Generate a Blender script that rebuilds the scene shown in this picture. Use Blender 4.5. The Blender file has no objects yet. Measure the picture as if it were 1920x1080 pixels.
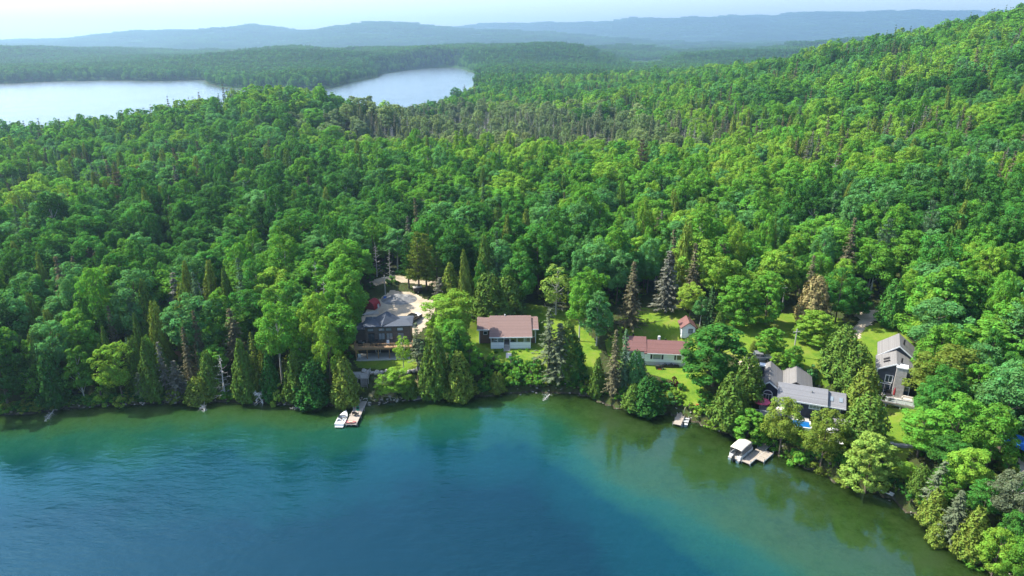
import bpy, math, random
import numpy as np
from mathutils import Vector

# ------------------------------------------------------------------ camera, sky, sun, exposure
scene = bpy.context.scene
C = scene.collection
CAM_H, PITCH, FOC = 70.0, math.radians(19.8), 1280.0      # drone height, tilt, focal length in photo pixels
cam_d = bpy.data.cameras.new('camera')
cam_d.sensor_width = 36.0
cam_d.lens = 24.0
cam_d.clip_start = 1.0
cam_d.clip_end = 40000.0
cam = bpy.data.objects.new('camera', cam_d)
C.objects.link(cam)
cam.location = (0, 0, CAM_H)
cam.rotation_euler = (math.pi / 2 - PITCH, 0, 0)
scene.camera = cam

SUN_EL = math.radians(50)
SUN_AZ = math.atan2(-0.96, 0.26)                          # measured from +Y towards +X
sun_vec = Vector((math.sin(SUN_AZ) * math.cos(SUN_EL), math.cos(SUN_AZ) * math.cos(SUN_EL), math.sin(SUN_EL)))
world = bpy.data.worlds.new('World')
scene.world = world
world.use_nodes = True
wn = world.node_tree.nodes
wl = world.node_tree.links
wn.clear()
sky = wn.new('ShaderNodeTexSky')
sky.sky_type = 'NISHITA'
sky.sun_disc = False
sky.sun_elevation = SUN_EL
sky.sun_rotation = SUN_AZ
sky.altitude = 300
sky.air_density = 1.0
sky.dust_density = 2.0
sky.ozone_density = 2.5
bg = wn.new('ShaderNodeBackground')
bg.inputs['Strength'].default_value = 0.15
wo = wn.new('ShaderNodeOutputWorld')
wl.new(sky.outputs[0], bg.inputs[0])
wl.new(bg.outputs[0], wo.inputs[0])
sun_d = bpy.data.lights.new('sun', 'SUN')
sun_d.energy = 5.0
sun_d.angle = math.radians(0.53)
sun_d.color = (1.0, 0.945, 0.83)
sun = bpy.data.objects.new('sun', sun_d)
C.objects.link(sun)
sun.rotation_euler = sun_vec.to_track_quat('Z', 'Y').to_euler()
vs = scene.view_settings
vs.view_transform = 'Standard'
vs.look = 'None'
vs.gamma = 1.0
vs.exposure = 1.2
vs.use_curve_mapping = False
scene.render.engine = 'CYCLES'
cy = scene.cycles
cy.max_bounces = 6
cy.diffuse_bounces = 3
cy.glossy_bounces = 2
cy.transmission_bounces = 3
cy.transparent_max_bounces = 6
cy.volume_bounces = 0
cy.caustics_reflective = False
cy.caustics_refractive = False
cy.use_denoising = True
cy.use_adaptive_sampling = True
cy.adaptive_threshold = 0.02

rng = np.random.default_rng(7)
random.seed(7)

# ------------------------------------------------------------------ survey helpers (photo pixel -> place on the ground)
SP, CP = math.sin(PITCH), math.cos(PITCH)
def gp(px, py, z=0.0):
    u = (px - 960) / FOC
    v = (py - 540) / FOC
    t = (CAM_H - z) / (SP + v * CP)
    return u * t, (CP - v * SP) * t
def project(x, y, z):
    d = y * CP + (CAM_H - z) * SP
    return 960 + FOC * x / d, 540 + FOC * ((CAM_H - z) * CP - y * SP) / d

# ------------------------------------------------------------------ value noise
_lat = rng.random((256, 256))
def vnoise(x, y, s, o=0.0):
    x = np.asarray(x, float) / s + 37.7 + o * 13.1
    y = np.asarray(y, float) / s + 91.3 + o * 7.7
    xi = np.floor(x).astype(int); yi = np.floor(y).astype(int)
    fx = x - xi; fy = y - yi
    fx = fx * fx * (3 - 2 * fx); fy = fy * fy * (3 - 2 * fy)
    a = _lat[xi % 256, yi % 256]; b = _lat[(xi + 1) % 256, yi % 256]
    c = _lat[xi % 256, (yi + 1) % 256]; d = _lat[(xi + 1) % 256, (yi + 1) % 256]
    return (a * (1 - fx) + b * fx) * (1 - fy) + (c * (1 - fx) + d * fx) * fy
def sstep(a, b, x):
    t = np.clip((np.asarray(x, float) - a) / (b - a), 0, 1)
    return t * t * (3 - 2 * t)
def in_poly(x, y, poly):
    x = np.asarray(x, float); y = np.asarray(y, float)
    ins = np.zeros(x.shape, bool)
    n = len(poly)
    for i in range(n):
        x0, y0 = poly[i]; x1, y1 = poly[(i + 1) % n]
        if y0 == y1:
            continue
        c = ((y0 > y) != (y1 > y)) & (x < (x1 - x0) * (y - y0) / (y1 - y0) + x0)
        ins ^= c
    return ins
def dist_line(x, y, line, closed=False):
    x = np.asarray(x, float); y = np.asarray(y, float)
    best = np.full(x.shape, 1e9)
    n = len(line)
    for i in range(n if closed else n - 1):
        x0, y0 = line[i]; x1, y1 = line[(i + 1) % n]
        dx, dy = x1 - x0, y1 - y0
        L = dx * dx + dy * dy + 1e-9
        t = np.clip(((x - x0) * dx + (y - y0) * dy) / L, 0, 1)
        best = np.minimum(best, np.hypot(x - x0 - t * dx, y - y0 - t * dy))
    return best

# ------------------------------------------------------------------ shorelines
SHORE_PX = [(0, 778), (60, 775), (130, 765), (200, 760), (300, 755), (400, 752), (500, 754), (560, 758), (620, 760),
            (690, 757), (735, 752), (790, 742), (830, 747), (900, 743), (945, 737), (1000, 732), (1060, 735),
            (1110, 741), (1140, 755), (1180, 768), (1215, 776), (1262, 772), (1304, 786), (1356, 809), (1404, 826),
            (1444, 838), (1504, 867), (1574, 899), (1622, 922), (1656, 924), (1698, 948), (1732, 977), (1766, 1005), (1820, 1045),
            (1872, 1078)]
SHORE = [(-700, 95), (-300, 108), (-160, 112)] + [gp(a, b) for a, b in SHORE_PX] + [(69, 60), (82, 20), (95, -120)]
LAKE = SHORE + [(95, -400), (-900, -400), (-900, 95)]
FAR_PX = [(-420, 160), (-200, 159), (0, 157), (100, 153), (200, 151), (300, 152), (384, 150), (390, 157), (410, 163), (450, 167),
          (560, 170), (625, 165), (645, 158), (680, 150), (708, 145), (715, 139), (760, 132), (800, 128), (850, 126),
          (872, 130), (893, 138), (897, 150), (889, 165), (891, 178), (886, 192)]
FARLAKE = [gp(a, b) for a, b in FAR_PX] + [(-78, 800), (-90, 680), (-125, 585), (-190, 535), (-270, 492), (-345, 458), (-500, 440), (-1500, 430)]
POND = [(332, 2060), (410, 2060), (535, 2680), (425, 2680)]

BANK_D = [-1, 0, 2, 6, 10, 15, 22, 30, 60, 120, 300, 5000]
BANK_Z = [-.1, 0, 0.8, 2.8, 3.8, 4.2, 5.6, 6.6, 8.0, 8.6, 8.0, 11.0]
def ridge(x, y, yc, sy, xs, zs):
    return np.interp(x, xs, zs) * np.exp(-((y - yc) / sy) ** 2)
def crest(D, pts):
    xs, zs = [], []
    for px, py in pts:
        v = (py - 540) / FOC
        xs.append((px - 960) / FOC * D / (CP - v * SP))
        zs.append(CAM_H - D * (SP + v * CP) / (CP - v * SP))
    return xs, zs
R1 = crest(6000, [(-900, 90), (-300, 76), (0, 82), (60, 84), (130, 76), (200, 66), (290, 61), (390, 63), (440, 57), (485, 55), (540, 63), (600, 66),
                  (650, 58), (700, 47), (735, 45), (800, 51), (880, 58), (960, 62), (1040, 70), (1120, 76), (1300, 82), (1700, 84), (2600, 80)])
R2 = crest(8600, [(-900, 90), (0, 90), (600, 84), (800, 60), (900, 52), (1000, 48), (1100, 45), (1150, 40), (1185, 37), (1240, 40), (1300, 36), (1360, 33), (1430, 33),
                  (1500, 29), (1600, 27), (1680, 25), (1760, 27), (1850, 26), (2000, 22), (2600, 30)])
R3 = crest(2700, [(-900, 100), (-200, 96), (0, 108), (120, 114), (300, 106), (420, 112), (560, 106), (660, 112), (760, 106), (860, 98), (940, 92), (1000, 90), (1060, 94), (1140, 102), (1240, 108), (1400, 106), (1700, 90), (2600, 80)])

def height(x, y):
    x = np.asarray(x, float); y = np.asarray(y, float)
    d = dist_line(x, y, SHORE)
    lake = in_poly(x, y, LAKE)
    zb = np.interp(d, BANK_D, BANK_Z)
    zb = zb * (0.86 + 0.28 * vnoise(x, y, 30, 1)) * (1 - 0.25 * sstep(50, 70, x) * (1 - sstep(60, 140, d)))
    zb = zb * (1 - 0.25 * sstep(-45, -65, x) * (1 - sstep(30, 90, d)))
    wild = sstep(35, 90, d)
    z = zb + wild * (vnoise(x, y, 60, 2) - 0.5) * 5 + sstep(350, 900, y) * (vnoise(x, y, 260, 3) - 0.4) * 12
    z = z + 82 * np.exp(-0.5 * (((x - 480) / 185) ** 2 + ((y - 480) / 260) ** 2))
    z = z + 21.5 * np.exp(-0.5 * (((x + 148) / 60) ** 2 + ((y - 438) / 42) ** 2)) - 3.0 * sstep(-170, -330, x) * sstep(150, 380, y) * (1 - sstep(500, 700, y))
    z = z + sstep(1300, 2000, y) * (1 - sstep(3600, 4600, y)) * np.maximum(0, vnoise(x, y, 520, 14) * 0.7 + vnoise(x, y, 210, 15) * 0.3 - 0.46) * 85
    far = sstep(2200, 2700, y)
    r3 = ridge(x, y, 2700, 700, R3[0], R3[1]) - 12
    r1 = ridge(x, y, 6000, 1100, R1[0], R1[1]) - 12
    r2 = ridge(x, y, 8600, 1300, R2[0], R2[1]) - 12
    hills = np.maximum(np.maximum(r3, r1), np.maximum(r2, 0))
    z = z + np.maximum(hills, 0) * sstep(1600, 2300, y)
    for a_, b_, r_, h_ in ((-150, 2550, 330, 12), (330, 3300, 380, 10), (-1000, 2050, 300, 12), (-480, 2350, 260, 8), (-1500, 2400, 400, 10), (900, 2400, 420, 14), (-700, 3200, 420, 10)):
        z = z + h_ * np.exp(-((x - a_) ** 2 + ((y - b_) * 1.3) ** 2) / (r_ * r_))
    kv = np.exp(-((x - 0.178 * y) / 120) ** 2) * sstep(1100, 1500, y) * (1 - sstep(2750, 3100, y))
    z = z * (1 - kv) + 3.0 * kv
    for a_, b_, r_, z_ in PADS:
        k_ = 1 - sstep(r_, r_ * 1.7, np.hypot(x - a_, y - b_))
        k_ = k_ * sstep(1.0, 6.0, d)
        z = z * (1 - k_) + z_ * k_
    z = np.where(lake, -depth_of(x, y, d), z)
    fl = in_poly(x, y, FARLAKE)
    df = dist_line(x, y, FARLAKE, True)
    z = np.where(fl, -np.minimum(0.25 * df, 6) - 0.05, z * sstep(-8, 60, df) + (1 - sstep(-8, 60, df)) * np.minimum(z, 0.6 + df * 0.12))
    pd = in_poly(x, y, POND)
    z = np.where(pd, -1.0, z)
    return z
def depth_of(x, y, d):
    right = sstep(-5, 22, x)
    slope = 0.15 * (1 - right) + 0.036 * right
    slope = slope * (0.85 + 0.4 * vnoise(x, y, 17, 5))
    mid = np.exp(-((x + 6) / 18.0) ** 2) * 0.05
    dep = 0.25 * (1 - np.exp(-d / 1.2)) + d * (slope + mid)
    dep = dep + np.maximum(0, d - 24) * 0.18
    return np.minimum(dep, 14) + 0.03
PADS = [(-28.5, 137.6, 5.0, 3.85), (-1.0, 144.5, 7.5, 4.25), (31.5, 136.5, 7.0, 3.85), (57.0, 115.0, 8.0, 2.9), (74.0, 120.0, 6.0, 4.0)]
_nx, _ny = np.arange(-230, 230.1, 0.8), np.arange(48, 300.1, 0.8)
_nX, _nY = np.meshgrid(_nx, _ny)
_nZ = height(_nX.ravel(), _nY.ravel()).reshape(_nX.shape)      # the near ground, tabulated once
def hz(x, y):
    i = (x + 230) / 0.8; j = (y - 48) / 0.8
    a, b = int(math.floor(i)), int(math.floor(j))
    if 0 <= a < len(_nx) - 1 and 0 <= b < len(_ny) - 1:
        fx, fy = i - a, j - b
        return float((_nZ[b, a] * (1 - fx) + _nZ[b, a + 1] * fx) * (1 - fy) + (_nZ[b + 1, a] * (1 - fx) + _nZ[b + 1, a + 1] * fx) * fy)
    return float(height(np.array([x]), np.array([y]))[0])
def G(px, py):
    z = 4.0
    for _ in range(14):
        x, y = gp(px, py, z)
        z = 0.5 * z + 0.5 * hz(x, y)
    x, y = gp(px, py, z)
    return x, y, z
def Gp(pts):
    return [G(a, b)[:2] for a, b in pts]

# ------------------------------------------------------------------ materials
def new_mat(name):
    m = bpy.data.materials.new(name)
    m.use_nodes = True
    nt = m.node_tree
    nt.nodes.clear()
    out = nt.nodes.new('ShaderNodeOutputMaterial')
    return m, nt, out
def N(nt, t, **kw):
    n = nt.nodes.new(t)
    for k, v in kw.items():
        if k in n.inputs:
            n.inputs[k].default_value = v
        else:
            setattr(n, k, v)
    return n
def ramp(nt, stops, fac=None):
    r = nt.nodes.new('ShaderNodeValToRGB')
    e = r.color_ramp.elements
    while len(e) < len(stops):
        e.new(0.5)
    for i, (p, c) in enumerate(stops):
        e[i].position = p
        e[i].color = (*c, 1)
    if fac is not None:
        nt.links.new(fac, r.inputs[0])
    return r
def mixc(nt, fac, a, b, mode='MIX'):
    m = nt.nodes.new('ShaderNodeMix')
    m.data_type = 'RGBA'
    m.blend_type = mode
    for s, v in ((0, fac), (6, a), (7, b)):
        if hasattr(v, 'is_linked'):
            nt.links.new(v, m.inputs[s])
        elif s == 0:
            m.inputs[0].default_value = v
        else:
            m.inputs[s].default_value = (*v, 1)
    return m.outputs[2]
def math_n(nt, op, a, b=None):
    m = nt.nodes.new('ShaderNodeMath')
    m.operation = op
    for i, v in enumerate((a, b)):
        if v is None:
            continue
        if hasattr(v, 'is_linked'):
            nt.links.new(v, m.inputs[i])
        else:
            m.inputs[i].default_value = v
    return m.outputs[0]

_mats = {}
def paint(name, col, rough=0.6, var=0.12, scale=3.0, metal=0.0, stretch=None, bump=0.0, spec=0.4):
    """painted or natural surface with grain, blotches and a little wear"""
    if name in _mats:
        return _mats[name]
    m, nt, out = new_mat(name)
    L = nt.links
    tc = N(nt, 'ShaderNodeTexCoord')
    mp = N(nt, 'ShaderNodeMapping')
    if stretch:
        mp.inputs['Scale'].default_value = stretch
    L.new(tc.outputs['Object'], mp.inputs[0])
    n1 = N(nt, 'ShaderNodeTexNoise', Scale=scale, Detail=5.0, Roughness=0.65)
    L.new(mp.outputs[0], n1.inputs['Vector'])
    n2 = N(nt, 'ShaderNodeTexNoise', Scale=scale * 7.3, Detail=3.0)
    L.new(mp.outputs[0], n2.inputs['Vector'])
    s = math_n(nt, 'ADD', math_n(nt, 'MULTIPLY', n1.outputs[0], 0.6), math_n(nt, 'MULTIPLY', n2.outputs[0], 0.4))
    lo = tuple(c * (1 - 2.2 * var) for c in col)
    hi = tuple(min(1, c * (1 + 1.8 * var)) for c in col)
    r = ramp(nt, [(0.3, lo), (0.5, col), (0.7, hi)], s)
    b = N(nt, 'ShaderNodeBsdfPrincipled', Roughness=rough, Metallic=metal)
    b.inputs['Specular IOR Level'].default_value = spec
    L.new(r.outputs[0], b.inputs['Base Color'])
    if bump:
        bp = N(nt, 'ShaderNodeBump', Strength=bump, Distance=0.05)
        L.new(s, bp.inputs['Height'])
        L.new(bp.outputs[0], b.inputs['Normal'])
    L.new(b.outputs[0], out.inputs[0])
    _mats[name] = m
    return m

def boards(name, col, pitch=0.2, axis='Z', rough=0.65, var=0.12, gap=0.45):
    """lapped siding, shingle courses or deck boards finer than a pixel or two: colour per course, dark joint"""
    if name in _mats:
        return _mats[name]
    m, nt, out = new_mat(name)
    L = nt.links
    tc = N(nt, 'ShaderNodeTexCoord')
    sx = N(nt, 'ShaderNodeSeparateXYZ')
    L.new(tc.outputs['Object'], sx.inputs[0])
    c = math_n(nt, 'DIVIDE', sx.outputs[axis], pitch)
    fr = math_n(nt, 'FRACT', c)
    fl = math_n(nt, 'FLOOR', c)
    wn_ = N(nt, 'ShaderNodeTexWhiteNoise', noise_dimensions='1D')
    L.new(fl, wn_.inputs['W'])
    nz = N(nt, 'ShaderNodeTexNoise', Scale=4.0, Detail=5.0, Roughness=0.7)
    L.new(tc.outputs['Object'], nz.inputs['Vector'])
    s = math_n(nt, 'ADD', math_n(nt, 'MULTIPLY', wn_.outputs[0], 0.45), math_n(nt, 'MULTIPLY', nz.outputs[0], 0.55))
    r = ramp(nt, [(0.15, tuple(v * (1 - 2.2 * var) for v in col)), (0.5, col), (0.85, tuple(min(1, v * (1 + 1.8 * var)) for v in col))], s)
    joint = math_n(nt, 'LESS_THAN', fr, 0.1)
    colr = mixc(nt, math_n(nt, 'MULTIPLY', joint, gap), r.outputs[0], tuple(v * 0.35 for v in col))
    b = N(nt, 'ShaderNodeBsdfPrincipled', Roughness=rough)
    L.new(colr, b.inputs['Base Color'])
    bp = N(nt, 'ShaderNodeBump', Strength=0.5, Distance=0.02)
    L.new(fr, bp.inputs['Height'])
    L.new(bp.outputs[0], b.inputs['Normal'])
    L.new(b.outputs[0], out.inputs[0])
    _mats[name] = m
    return m

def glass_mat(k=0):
    nm = ('window_glass', 'sky_curtain_glass', 'sky_tint_glass')[k]
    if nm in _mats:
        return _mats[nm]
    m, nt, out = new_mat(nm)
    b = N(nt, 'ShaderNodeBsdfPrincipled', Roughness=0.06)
    b.inputs['Base Color'].default_value = ((0.03, 0.045, 0.055, 1), (0.19, 0.23, 0.26, 1), (0.46, 0.53, 0.58, 1))[k]  # paler panes: sky reflection painted into base colour, the middle one also curtain tone
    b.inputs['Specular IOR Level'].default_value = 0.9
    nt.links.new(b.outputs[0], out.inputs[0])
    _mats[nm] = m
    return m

def leaf_mat(name, transl=0.3):
    """foliage: tint comes from each tree, small differences from each leaf clump"""
    m, nt, out = new_mat(name)
    L = nt.links
    at = N(nt, 'ShaderNodeAttribute', attribute_type='INSTANCER', attribute_name='tint')
    lv = N(nt, 'ShaderNodeAttribute', attribute_type='GEOMETRY', attribute_name='leafvar')
    hs = N(nt, 'ShaderNodeHueSaturation')
    L.new(at.outputs['Color'], hs.inputs['Color'])
    L.new(math_n(nt, 'ADD', math_n(nt, 'MULTIPLY', lv.outputs['Fac'], 0.045), 0.4775), hs.inputs['Hue'])
    L.new(math_n(nt, 'ADD', math_n(nt, 'MULTIPLY', lv.outputs['Fac'], 0.75), 0.62), hs.inputs['Value'])
    d = N(nt, 'ShaderNodeBsdfDiffuse')
    t = N(nt, 'ShaderNodeBsdfTranslucent')
    L.new(hs.outputs[0], d.inputs[0])
    tm = mixc(nt, 1.0, hs.outputs[0], (1.45, 1.35, 0.6), 'MULTIPLY')
    L.new(tm, t.inputs[0])
    mx = N(nt, 'ShaderNodeMixShader')
    mx.inputs[0].default_value = transl
    L.new(d.outputs[0], mx.inputs[1]); L.new(t.outputs[0], mx.inputs[2])
    L.new(mx.outputs[0], out.inputs[0])
    return m
M_LEAF = leaf_mat('broad_leaves', 0.34)
M_NEEDLE = leaf_mat('needles', 0.16)
M_BARK = paint('bark', (0.12, 0.095, 0.07), 0.9, 0.25, 2.0)
M_PALE = paint('pale_bark', (0.42, 0.40, 0.36), 0.85, 0.2, 2.0)
M_DEAD = paint('dead_wood', (0.37, 0.355, 0.33), 0.9, 0.2, 2.0)

# ------------------------------------------------------------------ object helpers
def tag(o, label=None, cat=None, group=None, kind=None):
    if label: o['label'] = label
    if cat: o['category'] = cat
    if group: o['group'] = group
    if kind: o['kind'] = kind
    return o
def empty(name, loc=(0, 0, 0), rz=0.0):
    o = bpy.data.objects.new(name, None)
    o.empty_display_size = 0.3
    C.objects.link(o)
    o.location = loc
    o.rotation_euler = (0, 0, rz)
    return o
def np_mesh(name, verts, faces, mats=(), midx=None, fattr=None, smooth=False):
    """faces: list of arrays (n,3)/(n,4)"""
    me = bpy.data.meshes.new(name)
    verts = np.asarray(verts, np.float32)
    me.vertices.add(len(verts))
    me.vertices.foreach_set('co', verts.ravel())
    idx = np.concatenate([np.asarray(f).ravel() for f in faces]).astype(np.int32)
    tot = np.concatenate([np.full(len(f), np.asarray(f).shape[1], np.int32) for f in faces])
    start = np.concatenate([[0], np.cumsum(tot)[:-1]]).astype(np.int32)
    me.loops.add(len(idx))
    me.loops.foreach_set('vertex_index', idx)
    me.polygons.add(len(tot))
    me.polygons.foreach_set('loop_start', start)
    me.polygons.foreach_set('loop_total', tot)
    if midx is not None:
        me.polygons.foreach_set('material_index', np.asarray(midx, np.int32))
    if smooth:
        me.polygons.foreach_set('use_smooth', np.ones(len(tot), bool))
    for m in mats:
        me.materials.append(m)
    if fattr is not None:
        a = me.attributes.new('leafvar', 'FLOAT', 'FACE')
        a.data.foreach_set('value', np.asarray(fattr, np.float32))
    me.update(calc_edges=True)
    me.validate()
    return me
def link(name, me, parent=None, loc=None):
    o = bpy.data.objects.new(name, me)
    C.objects.link(o)
    if parent: o.parent = parent
    if loc is not None: o.location = loc
    return o

# ------------------------------------------------------------------ terrain (one sheet to the horizon) and water
def axis(lo, hi, step, far_lo, far_hi, g):
    a = list(np.arange(lo, hi + 1e-6, step))
    s = step; v = a[-1]
    while v < far_hi:
        s *= g; v += s; a.append(v)
    s = step; v = a[0]; pre = []
    while v > far_lo:
        s *= g; v -= s; pre.append(v)
    return np.array(pre[::-1] + a)
def grid_mesh(name, xs, ys, zf, mats, smooth=True):
    X, Y = np.meshgrid(xs, ys)
    Z = zf(X.ravel(), Y.ravel())
    V = np.stack([X.ravel(), Y.ravel(), Z], 1)
    nx, ny = len(xs), len(ys)
    i = np.arange(nx - 1)[None, :] + nx * np.arange(ny - 1)[:, None]
    i = i.ravel()
    Q = np.stack([i, i + 1, i + nx + 1, i + nx], 1)
    return np_mesh(name, V, [Q], mats, smooth=smooth), X.ravel(), Y.ravel(), Z

def terrain_material():
    m, nt, out = new_mat('forest_floor')
    L = nt.links
    ge = N(nt, 'ShaderNodeNewGeometry')
    sx = N(nt, 'ShaderNodeSeparateXYZ')
    L.new(ge.outputs['Position'], sx.inputs[0])
    n1 = N(nt, 'ShaderNodeTexNoise', Scale=0.12, Detail=8.0, Roughness=0.7)
    L.new(ge.outputs['Position'], n1.inputs['Vector'])
    n2 = N(nt, 'ShaderNodeTexNoise', Scale=1.3, Detail=6.0, Roughness=0.7)
    L.new(ge.outputs['Position'], n2.inputs['Vector'])
    n3 = N(nt, 'ShaderNodeTexNoise', Scale=0.022, Detail=9.0, Roughness=0.75)
    L.new(ge.outputs['Position'], n3.inputs['Vector'])
    floor_c = ramp(nt, [(0.3, (0.03, 0.028, 0.014)), (0.5, (0.045, 0.055, 0.018)), (0.62, (0.04, 0.075, 0.018)), (0.75, (0.09, 0.08, 0.04))], n2.outputs[0])
    far_c = ramp(nt, [(0.38, (0.018, 0.05, 0.015)), (0.5, (0.03, 0.085, 0.02)), (0.62, (0.055, 0.12, 0.022))], n3.outputs[0])
    isfar = math_n(nt, 'MULTIPLY', math_n(nt, 'GREATER_THAN', sx.outputs['Y'], 900.0), 1.0)
    land = mixc(nt, isfar, floor_c.outputs[0], far_c.outputs[0])
    bed = ramp(nt, [(0.36, (0.045, 0.06, 0.012)), (0.43, (0.17, 0.20, 0.05)), (0.55, (0.38, 0.38, 0.16)), (0.68, (0.46, 0.42, 0.25))], n1.outputs[0])
    bed2 = mixc(nt, 0.25, bed.outputs[0], n2.outputs[0], 'MULTIPLY')
    rock = ramp(nt, [(0.35, (0.03, 0.028, 0.018)), (0.55, (0.07, 0.06, 0.04)), (0.7, (0.2, 0.18, 0.15))], n2.outputs[0])
    zz = math_n(nt, 'ADD', sx.outputs['Z'], math_n(nt, 'MULTIPLY', math_n(nt, 'SUBTRACT', n2.outputs[0], 0.5), 0.8))
    shore = math_n(nt, 'LESS_THAN', zz, 0.25)
    a = mixc(nt, shore, land, rock.outputs[0])
    under = N(nt, 'ShaderNodeMapRange')
    under.inputs['From Min'].default_value = 0.0
    under.inputs['From Max'].default_value = -0.35
    L.new(sx.outputs['Z'], under.inputs[0])
    c = mixc(nt, under.outputs[0], a, bed2)
    b = N(nt, 'ShaderNodeBsdfPrincipled', Roughness=0.95)
    b.inputs['Specular IOR Level'].default_value = 0.1
    L.new(c, b.inputs['Base Color'])
    bp = N(nt, 'ShaderNodeBump', Strength=0.8, Distance=0.3)
    L.new(n2.outputs[0], bp.inputs['Height'])
    bp2 = N(nt, 'ShaderNodeBump', Strength=1.0, Distance=14.0)
    L.new(math_n(nt, 'MULTIPLY', n3.outputs[0], isfar), bp2.inputs['Height'])
    L.new(bp.outputs[0], bp2.inputs['Normal'])
    L.new(bp2.outputs[0], b.inputs['Normal'])
    L.new(b.outputs[0], out.inputs[0])
    return m
xs = axis(-170, 150, 1.6, -12000, 12000, 1.055)
ys = axis(62, 200, 1.3, -500, 11500, 1.042)
def ter_h(x, y):
    z = height(x, y)
    rough = sstep(2300, 3200, y) * (vnoise(x, y, 45, 8) - 0.5 + 0.6 * (vnoise(x, y, 19, 9) - 0.5)) * 16
    spur = sstep(3600, 4600, y) * ((vnoise(x, y, 620, 16) - 0.5) * 46 + (vnoise(x, y, 240, 17) - 0.5) * 26)
    return z + (rough + spur) * (z > 1)
me, _, _, _ = grid_mesh('ground', xs, ys, ter_h, [terrain_material()])
ground = tag(link('ground', me), kind='structure')

def water_material(name, far=False):
    m, nt, out = new_mat(name)
    L = nt.links
    ge = N(nt, 'ShaderNodeNewGeometry')
    at = N(nt, 'ShaderNodeAttribute', attribute_name='depth')
    big = N(nt, 'ShaderNodeTexNoise', Scale=0.10, Detail=6.0, Roughness=0.6)
    L.new(ge.outputs['Position'], big.inputs['Vector'])
    dep = math_n(nt, 'MULTIPLY', at.outputs['Fac'], math_n(nt, 'ADD', math_n(nt, 'MULTIPLY', big.outputs[0], 0.9), 0.55))
    # water column: what is scattered back grows with depth, what shows of the bed falls
    see = math_n(nt, 'POWER', 2.718, math_n(nt, 'MULTIPLY', dep, -0.47))
    deep = math_n(nt, 'MULTIPLY', dep, 0.1)
    body = ramp(nt, [(0.0, (0.060, 0.115, 0.014)), (0.10, (0.038, 0.112, 0.026)), (0.21, (0.010, 0.080, 0.048)), (0.40, (0.0, 0.031, 0.036)), (0.85, (0.0, 0.013, 0.019))], deep)
    dif = N(nt, 'ShaderNodeBsdfDiffuse')
    L.new(body.outputs[0], dif.inputs[0])
    tr = N(nt, 'ShaderNodeBsdfTransparent')
    tr.inputs[0].default_value = (0.88, 1.0, 0.80, 1)
    col = N(nt, 'ShaderNodeMixShader')
    L.new(see, col.inputs[0]); L.new(dif.outputs[0], col.inputs[1]); L.new(tr.outputs[0], col.inputs[2])
    # ripples: cat's paws of wind with calmer water near shore
    mp = N(nt, 'ShaderNodeMapping')
    mp.inputs['Rotation'].default_value = (0, 0, 0.35)
    mp.inputs['Scale'].default_value = (0.55, 1.25, 1.0)
    L.new(ge.outputs['Position'], mp.inputs[0])
    w1 = N(nt, 'ShaderNodeTexNoise', Scale=1.25 if not far else 0.5, Detail=4.0, Roughness=0.62)
    w2 = N(nt, 'ShaderNodeTexNoise', Scale=0.33, Detail=2.0)
    L.new(mp.outputs[0], w1.inputs['Vector']); L.new(mp.outputs[0], w2.inputs['Vector'])
    paw = N(nt, 'ShaderNodeTexNoise', Scale=0.022, Detail=3.0)
    L.new(ge.outputs['Position'], paw.inputs['Vector'])
    amp = N(nt, 'ShaderNodeMapRange')
    L.new(paw.outputs[0], amp.inputs[0])
    for k, v in (('From Min', 0.35), ('From Max', 0.65), ('To Min', 0.16), ('To Max', 0.75)):
        amp.inputs[k].default_value = v
    off = N(nt, 'ShaderNodeMapRange')
    L.new(at.outputs['Fac'], off.inputs[0])
    for k, v in (('From Min', 0.3), ('From Max', 6.5), ('To Min', 0.12), ('To Max', 1.0)):
        off.inputs[k].default_value = v
    hgt = math_n(nt, 'MULTIPLY', math_n(nt, 'ADD', w1.outputs[0], math_n(nt, 'MULTIPLY', w2.outputs[0], 2.0)), amp.outputs[0])
    bp = N(nt, 'ShaderNodeBump', Strength=0.9, Distance=0.26)
    L.new(math_n(nt, 'MULTIPLY', hgt, off.outputs[0]), bp.inputs['Height'])
    gl = N(nt, 'ShaderNodeBsdfGlossy', Roughness=0.045 if not far else 0.2)
    gl.inputs[0].default_value = (0.38, 0.80, 1.0, 1) if not far else (1, 1, 1, 1)
    L.new(bp.outputs[0], gl.inputs['Normal'])
    fr = N(nt, 'ShaderNodeFresnel', IOR=1.72 if not far else 1.33)
    L.new(bp.outputs[0], fr.inputs['Normal'])
    mx = N(nt, 'ShaderNodeMixShader')
    L.new(fr.outputs[0], mx.inputs[0]); L.new(col.outputs[0], mx.inputs[1]); L.new(gl.outputs[0], mx.inputs[2])
    L.new(mx.outputs[0], out.inputs[0])
    return m
def water_sheet(name, xs, ys, mat, z=0.0):
    me, X, Y, Z = grid_mesh(name, xs, ys, lambda a, b: np.full(a.shape, z), [mat])
    a = me.attributes.new('depth', 'FLOAT', 'POINT')
    a.data.foreach_set('value', np.maximum(0.0, z - height(X, Y)).astype(np.float32))
    return tag(link(name, me), kind='structure')
water_sheet('lake_water', axis(-130, 84, 1.7, -880, 90, 1.2), axis(62, 140, 1.7, -380, 141, 1.2), water_material('lake_water'))
wfar = water_material('far_lake_water', True)
water_sheet('far_lake_water', np.linspace(-2600, 20, 120), np.linspace(434, 2150, 100), wfar)
px_ = [p[0] for p in POND]; py_ = [p[1] for p in POND]
water_sheet('pond_water', np.linspace(min(px_) - 20, max(px_) + 20, 12), np.linspace(min(py_) - 20, max(py_) + 20, 12), wfar, 0.5)

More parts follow.
